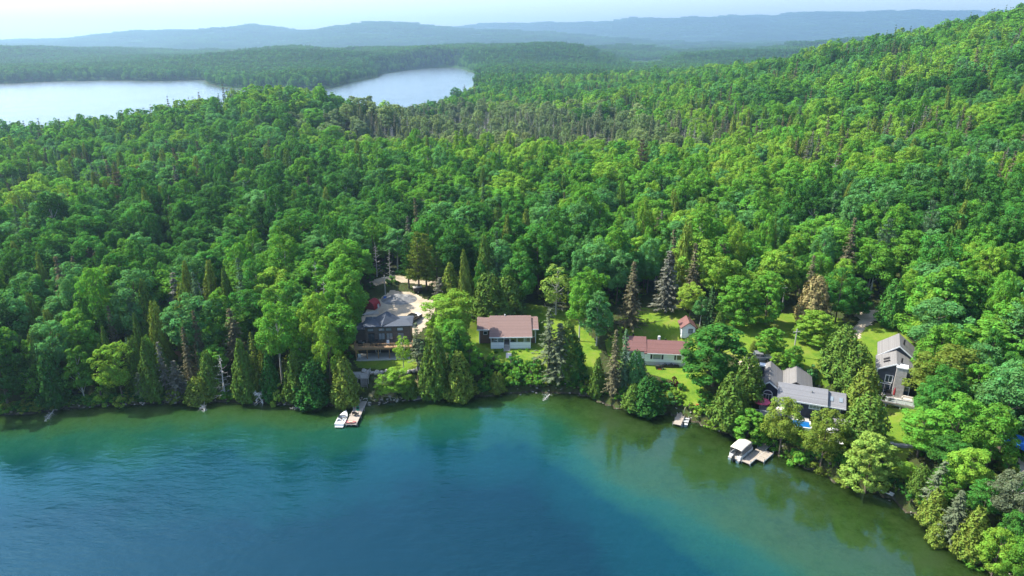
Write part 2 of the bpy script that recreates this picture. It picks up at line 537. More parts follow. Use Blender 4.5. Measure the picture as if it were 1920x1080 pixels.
# ------------------------------------------------------------------ tree shapes
def unit(v):
    return v / (np.linalg.norm(v, axis=1, keepdims=True) + 1e-9)
def leaf_quads(c, n, L, W, r, along=None, fold=0.18):
    """kite shaped leaf sprays at centres c facing n"""
    k = len(c)
    a = r.normal(size=(k, 3)) if along is None else along + 0.35 * r.normal(size=(k, 3))
    a = unit(a - n * np.sum(a * n, 1, keepdims=True))
    b = np.cross(n, a)
    L = np.broadcast_to(np.asarray(L, float).reshape(-1, 1), (k, 1)); W = np.broadcast_to(np.asarray(W, float).reshape(-1, 1), (k, 1))
    lift = n * W * fold
    V = np.stack([c - a * L * 0.5, c + b * W * 0.5 + lift, c + a * L * 0.5, c - b * W * 0.5 + lift], 1).reshape(-1, 3)
    Q = np.arange(4 * k).reshape(-1, 4)
    return V, Q
def tube(pts, rad, ns=5):
    pts = np.asarray(pts, float); m = len(pts)
    d = np.gradient(pts, axis=0)
    d = unit(d)
    ref = np.where(np.abs(d[:, 2:3]) > 0.9, np.array([[1.0, 0, 0]]), np.array([[0, 0, 1.0]]))
    a = unit(np.cross(d, ref)); b = np.cross(d, a)
    th = np.arange(ns) * 2 * math.pi / ns
    V = (pts[:, None] + np.asarray(rad)[:, None, None] * (a[:, None] * np.cos(th)[None, :, None] + b[:, None] * np.sin(th)[None, :, None])).reshape(-1, 3)
    Q = []
    for i in range(m - 1):
        for j in range(ns):
            Q.append((i * ns + j, i * ns + (j + 1) % ns, (i + 1) * ns + (j + 1) % ns, (i + 1) * ns + j))
    return V, np.array(Q)
def merge(parts):
    Vs, Qs, o = [], [], 0
    for v, q in parts:
        Vs.append(v); Qs.append(np.asarray(q) + o); o += len(v)
    return np.concatenate(Vs), np.concatenate(Qs)
def fit(V, H, W, base):
    """scale so the crown is W wide and tops out at H"""
    lo, hi = np.percentile(V[:, 0], [0.5, 99.5]); lo2, hi2 = np.percentile(V[:, 1], [0.5, 99.5])
    s = W / (0.5 * ((hi - lo) + (hi2 - lo2)))
    V = V * [s, s, 1]
    z1 = V[:, 2].max()
    V[:, 2] = base + (V[:, 2] - base) * (H - base) / (z1 - base)
    return V

def broadleaf(seed, H=14.0, W=8.0, hb=0.28, lobes=34, leaves=4200, size=0.42, shape='round', limbs=9, pale=False):
    r = np.random.default_rng(seed)
    base = H * hb
    t = (np.arange(lobes) + r.random(lobes) * 0.8) / lobes
    ang = np.arange(lobes) * 2.399 + r.normal(0, 0.5, lobes)
    if shape == 'round':
        prof = np.sqrt(np.clip(1 - (2 * t - 0.86) ** 2 / 1.32, 0.02, 1))
    elif shape == 'oval':
        prof = np.sqrt(np.clip(1 - (2 * t - 1) ** 2, 0.02, 1)) * 0.9 + 0.05
    elif shape == 'spread':
        prof = np.clip(0.55 + 0.6 * t, 0, 1) * np.sqrt(np.clip(1.05 - t ** 4, 0.02, 1))
    elif shape == 'tall':
        prof = np.clip(1.15 - t, 0.1, 0.8) ** 0.6
    else:
        prof = np.sqrt(np.clip(1 - t ** 2.5, 0.03, 1))
    rad = W / 2 * prof * (0.30 + 0.62 * np.sqrt(r.random(lobes)))
    wob = 1 + 0.22 * np.sin(2 * ang + r.random() * 6) + 0.15 * np.sin(3 * ang + r.random() * 6)
    lc = np.stack([np.cos(ang) * rad * wob, np.sin(ang) * rad * wob, base + (H - base) * (0.08 + 0.88 * t)], 1)
    lc[:, 2] += r.normal(0, 0.35, lobes)
    lr = W * r.uniform(0.10, 0.205, lobes) * (1.15 - 0.35 * t) * (1.0 if lobes < 45 else (44.0 / lobes) ** 0.45)
    w = lr ** 2; cnt = np.maximum(8, (leaves * w / w.sum()).astype(int))
    own = np.repeat(np.arange(lobes), cnt)
    k = len(own)
    ax = lc - np.array([0, 0, base + 0.35 * (H - base)])
    d = unit(r.normal(size=(k, 3)) + 0.55 * unit(ax)[own] + np.array([0, 0, 0.35]))
    rr = r.uniform(0.55, 1.08, k) ** 0.6
    stray = r.random(k) < 0.07
    rr[stray] *= r.uniform(1.05, 1.35, stray.sum())
    c = lc[own] + d * (lr[own] * rr)[:, None] * [1, 1, 0.8]
    n = unit(d + 0.34 * r.normal(size=(k, 3)) + np.array([0, 0, 0.3]))
    s = size * r.uniform(0.5, 1.55, k)
    V, Q = leaf_quads(c, n, s, s * r.uniform(0.6, 1.0, k), r)
    V = fit(V, H, W, base)
    lobe_tone = r.normal(0, 0.12, lobes)
    var = np.clip(0.5 + lobe_tone[own] + r.normal(0, 0.2, k), 0, 1)
    top = np.array([r.normal(0, 0.25), r.normal(0, 0.25), H * 0.82])
    tr = [tube([(0, 0, -0.8), (0, 0, 0.2), (0.05, 0.02, base * 0.6), top * [0.5, 0.5, 0.55], top], [0.34, 0.24, 0.19, 0.12, 0.03], 6)]
    pick = r.choice(lobes, min(limbs, lobes), replace=False)
    for i in pick:
        p1 = lc[i] * [0.9, 0.9, 1]
        z0 = max(base * 0.55, p1[2] - r.uniform(1.5, 3.5))
        p0 = top * (z0 / top[2]) * [1, 1, 1]
        tr.append(tube([p0, p0 * 0.45 + p1 * 0.55 + [0, 0, -0.25], p1], [0.09, 0.06, 0.02], 4))
    return (V, Q, var), merge(tr), M_PALE if pale else M_BARK

def spruce(seed, H=15.0, W=5.0, hb=0.08, levels=24, per=9, size=0.6, bare=0.0):
    r = np.random.default_rng(seed)
    base = H * hb
    cs, ns, al, tr = [], [], [], []
    tr.append(tube([(0, 0, -0.8), (0, 0, H * 0.5), (0, 0, H * 0.99)], [0.24, 0.14, 0.015], 5))
    for i in range(levels):
        t = (i + 0.5 * r.random()) / levels
        z = base + (H - base) * t
        R = W / 2 * (1 - t) ** 0.85 * r.uniform(0.8, 1.1) + 0.12
        nb = max(4, int(per * (1 - 0.45 * t)))
        for j in range(nb):
            a = 2 * math.pi * (j + r.random() * 0.7) / nb + i * 0.7
            Rj = R * r.uniform(0.6, 1.18)
            if r.random() < bare:
                continue
            dirv = np.array([math.cos(a), math.sin(a), 0])
            m = max(2, int(Rj / 0.32))
            f = (np.arange(m) + 0.7) / m
            drop = -0.42 * Rj * f + 0.22 * Rj * f ** 2.5
            pts = dirv * (Rj * f)[:, None] + np.array([0, 0, z]) + np.stack([0 * f, 0 * f, drop], 1)
            side = np.array([-math.sin(a), math.cos(a), 0])
            for sgn in (-1, 0, 1):
                off = side * sgn * 0.26 * (1.1 - f)[:, None] * min(1.3, Rj)
                cs.append(pts + off + r.normal(0, 0.06, (m, 3)))
                ns.append(np.array([0, 0, 1.0]) + 0.55 * dirv + r.normal(0, 0.35, (m, 3)))
                al.append(np.repeat((dirv + 0.5 * sgn * side + [0, 0, -0.3])[None], m, 0))
            if j % 2 == 0:
                tr.append(tube([(0, 0, z), tuple(pts[-1])], [0.04, 0.012], 3))
    c = np.concatenate(cs); n = unit(np.concatenate(ns)); a = np.concatenate(al)
    s = size * r.uniform(0.7, 1.3, len(c))
    V, Q = leaf_quads(c, n, s, s * 0.42, r, a)
    V = fit(V, H, W, base)
    return (V, Q, np.clip(r.normal(0.5, 0.2, len(c)), 0, 1)), merge(tr), M_BARK

def cedar(seed, H=11.0, W=5.0, hb=0.03, leaves=3600, size=0.42, fat=0.7):
    r = np.random.default_rng(seed)
    base = H * hb
    k = leaves
    t = 1 - np.sqrt(r.random(k) * 0.995 + 0.005)
    a = r.random(k) * 2 * math.pi
    bul = 1 + 0.13 * np.sin(5 * a + 9 * t + seed) + 0.10 * np.sin(9 * a - 17 * t + seed * 2) + 0.10 * np.sin(23 * t + 3 * a)
    R = W / 2 * (1 - t) ** fat * np.minimum(1, 0.5 + 3.2 * t) * bul
    q = R * r.uniform(0.62, 1.06, k) ** 0.7
    c = np.stack([np.cos(a) * q, np.sin(a) * q, base + (H - base) * t + r.normal(0, 0.12, k)], 1)
    out = np.stack([np.cos(a), np.sin(a), np.full(k, 0.45)], 1)
    n = unit(out + 0.5 * r.normal(size=(k, 3)))
    s = size * r.uniform(0.6, 1.3, k)
    V, Q = leaf_quads(c, n, s * 1.25, s * 0.6, r, out * [0.5, 0.5, 1] + [0, 0, 0.6])
    V = fit(V, H, W, base)
    var = np.clip(0.5 + 0.2 * np.sin(7 * a + 13 * t) + r.normal(0, 0.2, k), 0, 1)
    tr = tube([(0, 0, -0.8), (0, 0, H * 0.5), (0, 0, H * 0.93)], [0.28, 0.15, 0.02], 5)
    return (V, Q, var), tr, M_BARK

def pine(seed, H=18.0, W=8.0, hb=0.22, whorls=11, leaves=4600, size=0.55):
    r = np.random.default_rng(seed)
    base = H * hb
    lc, lr, tr = [], [], []
    tr.append(tube([(0, 0, -0.8), (0.1, 0, H * 0.5), (0, 0.1, H * 0.97)], [0.36, 0.22, 0.03], 6))
    for i in range(whorls):
        t = i / (whorls - 1)
        z = base + (H - base) * t * 0.95
        R = W / 2 * (1 - 0.8 * t ** 1.6) * r.uniform(0.75, 1.1)
        nb = 5 if t < 0.8 else 3
        for j in range(nb):
            a = 2 * math.pi * (j + r.random() * 0.8) / nb + i
            for f in (0.45, 0.75, 1.0):
                p = np.array([math.cos(a) * R * f, math.sin(a) * R * f, z + 0.25 * R * f + r.normal(0, 0.15)])
                lc.append(p); lr.append(0.16 * W * (1 - 0.45 * t) * r.uniform(0.6, 1.0))
            tr.append(tube([(0, 0, z), tuple(lc[-1])], [0.07, 0.02], 3))
    lc = np.array(lc); lr = np.array(lr)
    w = lr ** 2; cnt = np.maximum(6, (leaves * w / w.sum()).astype(int))
    own = np.repeat(np.arange(len(lc)), cnt); k = len(own)
    d = unit(r.normal(size=(k, 3)) + [0, 0, 0.3])
    c = lc[own] + d * (lr[own] * r.uniform(0.4, 1.05, k))[:, None] * [1, 1, 0.5]
    n = unit(d + 0.6 * r.normal(size=(k, 3)))
    s = size * r.uniform(0.6, 1.3, k)
    V, Q = leaf_quads(c, n, s * 1.1, s * 0.4, r, d + [0, 0, 0.7])
    V = fit(V, H, W, base)
    var = np.clip(0.5 + r.normal(0, 0.1, len(lc))[own] + r.normal(0, 0.2, k), 0, 1)
    return (V, Q, var), merge(tr), M_BARK

def dead(seed, H=12.0, W=5.0, levels=26, twigs=5):
    r = np.random.default_rng(seed)
    br = []
    tr = tube([(0, 0, -0.8), (0.1, 0, H * 0.4), (0.05, 0.15, H * 0.75), (0, 0, H)], [0.22, 0.15, 0.08, 0.02], 5)
    for i in range(levels):
        t = 0.12 + 0.86 * i / levels
        a = i * 2.399 + r.normal(0, 0.4)
        R = W / 2 * (1.05 - t) ** 0.7 * r.uniform(0.6, 1.15)
        p0 = np.array([0, 0, H * t]); up = r.uniform(-0.15, 0.6)
        p1 = p0 + np.array([math.cos(a), math.sin(a), up]) * R
        br.append(tube([p0, (p0 + p1) / 2 + r.normal(0, 0.1, 3), p1], [0.06, 0.045, 0.02], 3))
        for j in range(twigs):
            f = r.uniform(0.3, 0.95)
            q0 = p0 + (p1 - p0) * f
            q1 = q0 + r.normal(0, 1, 3) * [0.5, 0.5, 0.3] * R * 0.55 + (p1 - p0) * 0.25
            br.append(tube([q0, q1], [0.035, 0.012], 3))
    V, Q = merge(br)
    return (V, Q, np.full(len(Q), 0.5)), tr, M_DEAD

def far_patch(seed, n=70, span=64.0, per=46, conifer=0.25):
    r = np.random.default_rng(seed)
    cs, ns, ss, vr = [], [], [], []
    for i in range(n):
        x, y = r.uniform(-span / 2, span / 2, 2)
        H = r.uniform(10, 17); W = r.uniform(6, 10)
        tone = r.normal(0.5, 0.22)
        con = r.random() < conifer
        if con:
            t = r.random(per); a = r.random(per) * 6.283
            R = W * 0.25 * (1 - t) + 0.2
            cs.append(np.stack([x + np.cos(a) * R, y + np.sin(a) * R, 1 + (H + 1) * t], 1))
            ns.append(np.stack([np.cos(a), np.sin(a), np.full(per, 0.5)], 1) + r.normal(0, 0.3, (per, 3)))
            ss.append(r.uniform(1.2, 2.2, per)); vr.append(np.full(per, np.clip(tone - 0.35, 0, 1)))
        else:
            d = unit(r.normal(size=(per, 3)) + [0, 0, 0.4])
            cs.append(np.array([x, y, H - W * 0.42]) + d * [W / 2, W / 2, W * 0.42] * r.uniform(0.8, 1.1, (per, 1)))
            ns.append(d + r.normal(0, 0.4, (per, 3)))
            ss.append(r.uniform(1.6, 3.0, per)); vr.append(np.clip(tone + r.normal(0, 0.12, per), 0, 1))
    c = np.concatenate(cs); n_ = unit(np.concatenate(ns)); s = np.concatenate(ss)
    V, Q = leaf_quads(c, n_, s, s * 0.85, r)
    return V, Q, np.concatenate(vr)

class Form:
    pass
FORMS = {}
def form(key, data, leaf, W, H):
    (V, Q, var), (tv, tq), bark = data
    f = Form()
    f.W, f.H, f.bark, f.leaf = W, H, bark, leaf
    f.crown = np_mesh(key + '_crown', V, [Q], [leaf], fattr=var)
    f.trunk = np_mesh(key + '_trunk', tv, [tq], [bark], smooth=True)
    f.raw = (V, Q, var, tv, tq)
    f.inst = None
    FORMS[key] = f
def inst_obj(key):
    """crown and trunk in one unlinked mesh object, for the mass of trees behind"""
    f = FORMS[key]
    if f.inst is None:
        V, Q, var, tv, tq = f.raw
        me = np_mesh(key + '_tree', np.concatenate([V, tv]), [Q, tq + len(V)], [f.leaf, f.bark],
                     midx=np.concatenate([np.zeros(len(Q)), np.ones(len(tq))]), fattr=np.concatenate([var, np.full(len(tq), 0.5)]))
        f.inst = bpy.data.objects.new(key + '_tree', me)
    return f.inst

BW, BH = 8.0, 14.0
for i, (sh, lo, hb, pale) in enumerate([('round', 90, 0.22, 0), ('oval', 80, 0.30, 0), ('spread', 70, 0.36, 0), ('tall', 85, 0.26, 1),
                                         ('dome', 110, 0.20, 0), ('round', 56, 0.32, 0), ('oval', 60, 0.40, 1), ('dome', 74, 0.28, 0)]):
    form('broad%d' % i, broadleaf(100 + i, BH, BW, hb, lo, 8600, 0.30, sh, 9, bool(pale)), M_LEAF, BW, BH)
for i, sh in enumerate(['round', 'oval', 'spread', 'dome']):
    form('broadfar%d' % i, broadleaf(150 + i, BH, BW, 0.25, 46, 2000, 0.60, sh, 3), M_LEAF, BW, BH)
form('maple0', broadleaf(171, BH, BW, 0.08, 120, 11000, 0.33, 'dome', 8), M_LEAF, BW, BH)
form('maple1', broadleaf(172, BH, BW, 0.10, 130, 11000, 0.33, 'round', 8), M_LEAF, BW, BH)
form('birch', broadleaf(175, BH, BW, 0.30, 26, 2400, 0.36, 'oval', 16, True), M_LEAF, BW, BH)
form('willow', broadleaf(177, BH, BW, 0.04, 130, 12000, 0.30, 'dome', 8), M_LEAF, BW, BH)
form('shrub0', broadleaf(181, 2.4, 3.0, 0.0, 16, 900, 0.26, 'dome', 4), M_LEAF, 3.0, 2.4)
form('shrub1', broadleaf(182, 2.4, 3.0, 0.0, 12, 800, 0.28, 'round', 4), M_LEAF, 3.0, 2.4)
form('shrub2', broadleaf(183, 2.4, 3.0, 0.0, 20, 1000, 0.24, 'spread', 4), M_LEAF, 3.0, 2.4)
for i in range(3):
    form('spruce%d' % i, spruce(200 + i, 15, 5.0, 0.06 + 0.05 * i), M_NEEDLE, 5.0, 15.0)
form('thin_spruce', spruce(206, 15, 4.0, 0.3, 20, 6, 0.55, 0.25), M_NEEDLE, 4.0, 15.0)
form('sprucefar', spruce(208, 15, 5.0, 0.05, 15, 6, 0.95), M_NEEDLE, 5.0, 15.0)
for i in range(3):
    form('cedar%d' % i, cedar(220 + i, 11, 5.0, 0.02, 4200, 0.40, (0.7, 0.55, 0.85)[i]), M_NEEDLE, 5.0, 11.0)
for i in range(2):
    form('pine%d' % i, pine(240 + i), M_NEEDLE, 8.0, 18.0)
for i in range(3):
    form('dead%d' % i, dead(260 + i), M_DEAD, 5.0, 12.0)
form('deadfar', dead(265, 12, 5.0, 12, 2), M_DEAD, 5.0, 12.0)

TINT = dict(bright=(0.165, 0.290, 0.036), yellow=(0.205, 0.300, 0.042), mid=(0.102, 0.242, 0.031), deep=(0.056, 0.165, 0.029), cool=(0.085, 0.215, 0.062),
            dark=(0.035, 0.106, 0.022), olive=(0.138, 0.192, 0.032), cedar=(0.084, 0.148, 0.026), pale=(0.215, 0.32, 0.062), grey=(0.128, 0.132, 0.102),
            brown=(0.112, 0.105, 0.060), rust=(0.20, 0.170, 0.075), spruce=(0.042, 0.090, 0.030), blue=(0.075, 0.138, 0.066), burgundy=(0.07, 0.012, 0.02), silver=(0.110, 0.138, 0.078))
TINT = {k: tuple(1.13 * c for c in v) for k, v in TINT.items()}
WORD = dict(bright='bright green', yellow='yellow-green', mid='mid-green', deep='deep green', cool='bluish green', dark='dark green', olive='olive green',
            cedar='dark olive', pale='pale green', grey='grey needled', brown='browning', rust='rust-brown', spruce='dark', blue='blue-green', burgundy='burgundy', silver='silvery green')
KIND = {'broad': ('broadleaf_tree', 'tree'), 'maple': ('maple_tree', 'tree'), 'birch': ('birch_tree', 'tree'), 'willow': ('willow_tree', 'tree'),
        'shrub': ('shrub', 'shrub'), 'spruce': ('spruce_tree', 'tree'), 'thin_spruce': ('spruce_tree', 'tree'), 'cedar': ('cedar_tree', 'tree'),
        'pine': ('pine_tree', 'tree'), 'dead': ('dead_tree', 'tree')}
def plant(key, x, y, H, W, tint, label, group, rz=None, lean=(0, 0), z=None):
    f = FORMS[key]
    nm, cat = KIND[key.rstrip('0123456789')]
    o = empty(nm, (x, y, hz(x, y) if z is None else z), random.uniform(0, 6.283) if rz is None else rz)
    o.rotation_euler[0], o.rotation_euler[1] = lean
    o.scale = (W / f.W, W / f.W * random.uniform(0.92, 1.08), H / f.H)
    tag(o, label, cat, group)
    tr = link('stem' if nm == 'shrub' else 'trunk', f.trunk, o)
    cr = link('branches' if nm == 'dead_tree' else ('foliage' if nm == 'shrub' else 'crown'), f.crown, o)
    t = TINT[tint] if isinstance(tint, str) else tint
    j = random.uniform(0.88, 1.12)
    cr['tint'] = [t[0] * j, t[1] * j, t[2] * j]
    tr['tint'] = cr['tint']
    return o

PLACED = []                                                # (x, y, radius) of hand placed trees
def tree_px(px, by, ty, wpx, key, tint, label, group=None, lean=(0, 0)):
    x, y, z = G(px, by)
    v = (ty - 540) / FOC
    H = CAM_H - y * (SP + v * CP) / (CP - v * SP) - z
    W = wpx * (y * CP + (CAM_H - z - H * 0.5) * SP) / FOC
    PLACED.append((x, y, W / 2))
    return plant(key, x, y, max(1.0, H), W, tint, label, group, lean=lean, z=z - 0.05)

# ------------------------------------------------------------------ yards, gravel, drives
LOT = Gp([(668, 622), (672, 600), (690, 578), (712, 562), (730, 545), (765, 546), (800, 560), (822, 566), (815, 585), (800, 610), (790, 628), (730, 640)])
GRAVEL_HEAP = Gp([(715, 560), (735, 545), (765, 547), (778, 562), (760, 570), (728, 572)])
LAWN1 = Gp([(664, 676), (720, 664), (770, 665), (828, 672), (830, 690), (745, 694), (668, 690)])
LAWN2 = Gp([(872, 612), (890, 590), (905, 578), (985, 566), (1060, 580), (1105, 620), (1130, 660), (1120, 700), (1075, 712), (1020, 705), (960, 690), (905, 678), (885, 650)])
LAWN3 = Gp([(1130, 640), (1170, 600), (1195, 578), (1280, 572), (1300, 600), (1310, 640), (1330, 690), (1320, 720), (1330, 750), (1310, 775), (1285, 765), (1270, 735), (1215, 700), (1190, 700), (1150, 690)])
LAWN4 = Gp([(1310, 640), (1350, 600), (1450, 585), (1560, 590), (1580, 600), (1600, 640), (1575, 670), (1560, 720), (1545, 735), (1500, 715), (1440, 700), (1400, 690), (1380, 670), (1340, 660)])
LAWN5 = Gp([(1600, 660), (1605, 620), (1640, 605), (1690, 610), (1722, 650), (1720, 690), (1640, 740), (1615, 700)])
LAWN6 = Gp([(1640, 770), (1700, 755), (1725, 780), (1715, 830), (1705, 890), (1690, 920), (1650, 905), (1660, 850), (1640, 820)])
LAWN7 = Gp([(1450, 800), (1490, 780), (1590, 800), (1600, 850), (1570, 885), (1540, 868), (1480, 842)])
DRIVE = Gp([(1590, 630), (1607, 600), (1600, 590), (1625, 580), (1655, 580), (1645, 596), (1622, 622), (1610, 640)])
DRIVE2 = Gp([(1380, 676), (1400, 664), (1440, 674), (1446, 686), (1415, 684), (1405, 700), (1390, 700)])
ROAD = Gp([(690, 528), (735, 516), (800, 524), (845, 530), (842, 540), (795, 536), (740, 528), (700, 540)])
CLEAR = [LOT, LAWN1, LAWN2, LAWN3, LAWN4, LAWN5, LAWN6, LAWN7, DRIVE, DRIVE2]
SHOREBELT = Gp([(664, 700), (668, 655), (1130, 640), (1400, 690), (1440, 660), (1600, 660), (1740, 740), (1712, 900), (1700, 945), (1660, 930)]) 
YARD = Gp([(664, 756), (655, 690), (664, 600), (690, 545), (800, 532), (830, 545), (880, 582), (990, 556), (1060, 565), (1120, 594), (1190, 560), (1285, 553), (1340, 592),
           (1450, 570), (1575, 572), (1600, 560), (1665, 566), (1725, 640), (1732, 740), (1722, 830), (1712, 900), (1705, 960), (1640, 950), (1560, 910), (1440, 860), (1300, 800), (1250, 790), (1140, 765), (940, 745), (830, 755), (740, 762)])
FIELD = Gp([(638, 111), (665, 111), (668, 106), (640, 105)])

def draped(name, poly, mat, step=0.5, off=0.05, ragged=0.5):
    P = np.array(poly)
    x0, y0 = P.min(0) - 1; x1, y1 = P.max(0) + 1
    xs = np.arange(x0, x1, step); ys = np.arange(y0, y1, step)
    X, Y = np.meshgrid(xs, ys)
    X, Y = X.ravel(), Y.ravel()
    jx = (vnoise(X, Y, 1.7, 11) - 0.5) * 2 * ragged; jy = (vnoise(X, Y, 1.7, 12) - 0.5) * 2 * ragged
    ok = in_poly(X + jx, Y + jy, poly)
    # lie on the ground sheet's own facets so the ground never pokes through
    Z = ground_z(X, Y) + off
    nx, ny = len(xs), len(ys)
    i = (np.arange(nx - 1)[None] + nx * np.arange(ny - 1)[:, None]).ravel()
    Q = np.stack([i, i + 1, i + nx + 1, i + nx], 1)
    Q = Q[ok[Q].all(1)]
    used, inv = np.unique(Q, return_inverse=True)
    me = np_mesh(name, np.stack([X, Y, Z], 1)[used], [inv.reshape(-1, 4)], [mat], smooth=True)
    return tag(link(name, me), kind='structure')
_GX, _GY = np.meshgrid(xs, ys)
_GZ = ter_h(_GX.ravel(), _GY.ravel()).reshape(_GX.shape)
def ground_z(x, y):
    i = np.clip(np.searchsorted(xs, x) - 1, 0, len(xs) - 2); j = np.clip(np.searchsorted(ys, y) - 1, 0, len(ys) - 2)
    fx = (x - xs[i]) / (xs[i + 1] - xs[i]); fy = (y - ys[j]) / (ys[j + 1] - ys[j])
    return (_GZ[j, i] * (1 - fx) + _GZ[j, i + 1] * fx) * (1 - fy) + (_GZ[j + 1, i] * (1 - fx) + _GZ[j + 1, i + 1] * fx) * fy

def ground_mat(name, stops, fine=9.0, coarse=0.25, bump=0.6):
    m, nt, out = new_mat(name)
    L = nt.links
    ge = N(nt, 'ShaderNodeNewGeometry')
    a = N(nt, 'ShaderNodeTexNoise', Scale=coarse, Detail=8.0, Roughness=0.68)
    b = N(nt, 'ShaderNodeTexNoise', Scale=fine, Detail=4.0, Roughness=0.7)
    L.new(ge.outputs['Position'], a.inputs['Vector']); L.new(ge.outputs['Position'], b.inputs['Vector'])
    s = math_n(nt, 'ADD', math_n(nt, 'MULTIPLY', a.outputs[0], 0.65), math_n(nt, 'MULTIPLY', b.outputs[0], 0.35))
    r = ramp(nt, stops, s)
    p = N(nt, 'ShaderNodeBsdfPrincipled', Roughness=0.95)
    p.inputs['Specular IOR Level'].default_value = 0.1
    L.new(r.outputs[0], p.inputs['Base Color'])
    bp = N(nt, 'ShaderNodeBump', Strength=bump, Distance=0.12)
    L.new(s, bp.inputs['Height']); L.new(bp.outputs[0], p.inputs['Normal'])
    L.new(p.outputs[0], out.inputs[0])
    return m
M_GRASS = ground_mat('lawn_grass', [(0.37, (0.045, 0.105, 0.013)), (0.46, (0.098, 0.175, 0.016)), (0.54, (0.132, 0.195, 0.020)), (0.64, (0.20, 0.185, 0.06))])
M_GRAVEL = ground_mat('pale_gravel', [(0.33, (0.20, 0.165, 0.115)), (0.46, (0.36, 0.30, 0.22)), (0.62, (0.46, 0.39, 0.30))], 6.0, 0.3)
M_HEAP = ground_mat('crushed_stone', [(0.36, (0.08, 0.08, 0.082)), (0.48, (0.19, 0.19, 0.19)), (0.62, (0.31, 0.30, 0.28))], 5.0, 0.5, 1.0)
M_DRY = ground_mat('dry_bank', [(0.33, (0.10, 0.13, 0.03)), (0.46, (0.20, 0.19, 0.08)), (0.58, (0.33, 0.27, 0.16)), (0.7, (0.42, 0.36, 0.24))], 5.0, 0.4, 1.0)

for p_ in (LAWN1, LAWN2, LAWN3, LAWN4, LAWN5, LAWN6, LAWN7):
    draped('lawn', p_, M_GRASS)
draped('gravel_lot', LOT, M_GRAVEL, off=0.09)
draped('driveway', DRIVE, M_GRAVEL, off=0.09)
draped('driveway', DRIVE2, M_GRAVEL, off=0.09)
draped('road', ROAD, M_GRAVEL, off=0.09)
draped('bank', Gp([(690, 752), (700, 712), (730, 700), (800, 702), (830, 712), (822, 735), (790, 742), (735, 752)]), M_DRY, off=0.06, ragged=0.8)

# ------------------------------------------------------------------ trees placed one by one
T = tree_px
gL = 'trees along the wooded lakeshore west of the long dock'
T(18, 768, 655, 95, 'broad4', 'dark', 'broad dark green tree at the shore by the left edge of the picture', gL)
T(76, 748, 688, 44, 'birch', 'mid', 'small light green birch leaning over the water at far left', gL, lean=(0.10, -0.2))
T(108, 760, 660, 55, 'cedar1', 'dark', 'dark shore cedar right of the small leaning birch', gL)
T(160, 752, 648, 52, 'broad3', 'mid', 'slim mid-green broadleaf tree at the shore left of the brightest shore tree', gL)
T(232, 752, 640, 66, 'broad1', 'bright', 'brightest yellow-green broadleaf tree on the wooded west shore', gL)
T(192, 752, 724, 34, 'shrub0', 'bright', 'small bright shrub left of the brightest west shore tree', 'shrubs at the west shore')
T(228, 760, 741, 26, 'shrub1', 'yellow', 'tiny yellow-green shrub overhanging the water below the brightest tree', 'shrubs at the west shore')
T(266, 735, 627, 44, 'cedar0', 'cedar', 'pointed cedar just right of the brightest west shore tree', gL)
T(292, 750, 630, 46, 'cedar2', 'cedar', 'tall dark olive cedar left of the grey dying spruce', gL)
T(278, 752, 694, 34, 'thin_spruce', 'silver', 'short silvery spruce leaning out at the west shore', gL, lean=(0.12, 0.1))
T(315, 748, 640, 30, 'thin_spruce', 'grey', 'thin grey spruce beside the little orange clearing', gL)
T(338, 752, 676, 44, 'spruce1', 'grey', 'grey dying spruce at the water below the orange clearing', gL)
T(330, 756, 722, 34, 'shrub2', 'olive', 'olive shrub at the foot of the grey dying spruce', 'shrubs at the west shore')
T(362, 728, 612, 34, 'spruce0', 'brown', 'tall browning spruce behind the yellowish shore cedar', gL)
T(374, 756, 706, 50, 'cedar1', 'olive', 'short yellowish cedar at the water, low and round', gL)
T(398, 740, 655, 42, 'cedar0', 'cedar', 'dark olive cedar right of the tall browning spruce', gL)
T(424, 748, 664, 46, 'dead0', 'grey', 'bare grey dead tree standing between shore cedars', gL)
T(464, 752, 632, 48, 'cedar2', 'cedar', 'tall pointed olive cedar above the white fallen branches', gL)
T(486, 744, 622, 32, 'spruce0', 'olive', 'slim olive spruce right of the tall pointed cedar', gL)
T(512, 750, 660, 40, 'cedar0', 'dark', 'dark cedar behind the white fallen branches', gL)
T(530, 720, 566, 78, 'broad6', 'mid', 'tall pale-trunked birch-like tree above the west shore', gL)
T(526, 757, 717, 32, 'shrub0', 'yellow', 'yellow-green shrub right of the white fallen branches', 'shrubs at the west shore')
T(560, 752, 655, 46, 'cedar0', 'cedar', 'olive cedar left of the wide dark shore cedar', gL)
T(590, 760, 672, 70, 'cedar1', 'dark', 'wide dark cedar near the long dock', gL)
T(622, 735, 592, 52, 'broad7', 'bright', 'bright broadleaf tree left of the dark house behind the cedars', gL)
T(650, 760, 664, 58, 'cedar0', 'olive', 'full conical cedar beside the head of the long dock', gL)
T(640, 694, 568, 78, 'broad1', 'mid', 'tall broadleaf tree against the left end of the dark house', gL)
T(605, 690, 545, 66, 'broad4', 'bright', 'tall bright broadleaf tree left of the red tarp shelter', gL)
T(655, 640, 520, 60, 'broad0', 'mid', 'broadleaf tree left of the gravel lot', gL)
T(12, 740, 600, 74, 'broad0', 'mid', 'mid-green broadleaf tree above the dark shore tree at far left', gL)
T(118, 728, 592, 60, 'broad2', 'cool', 'bluish broadleaf tree behind the small leaning birch', gL)

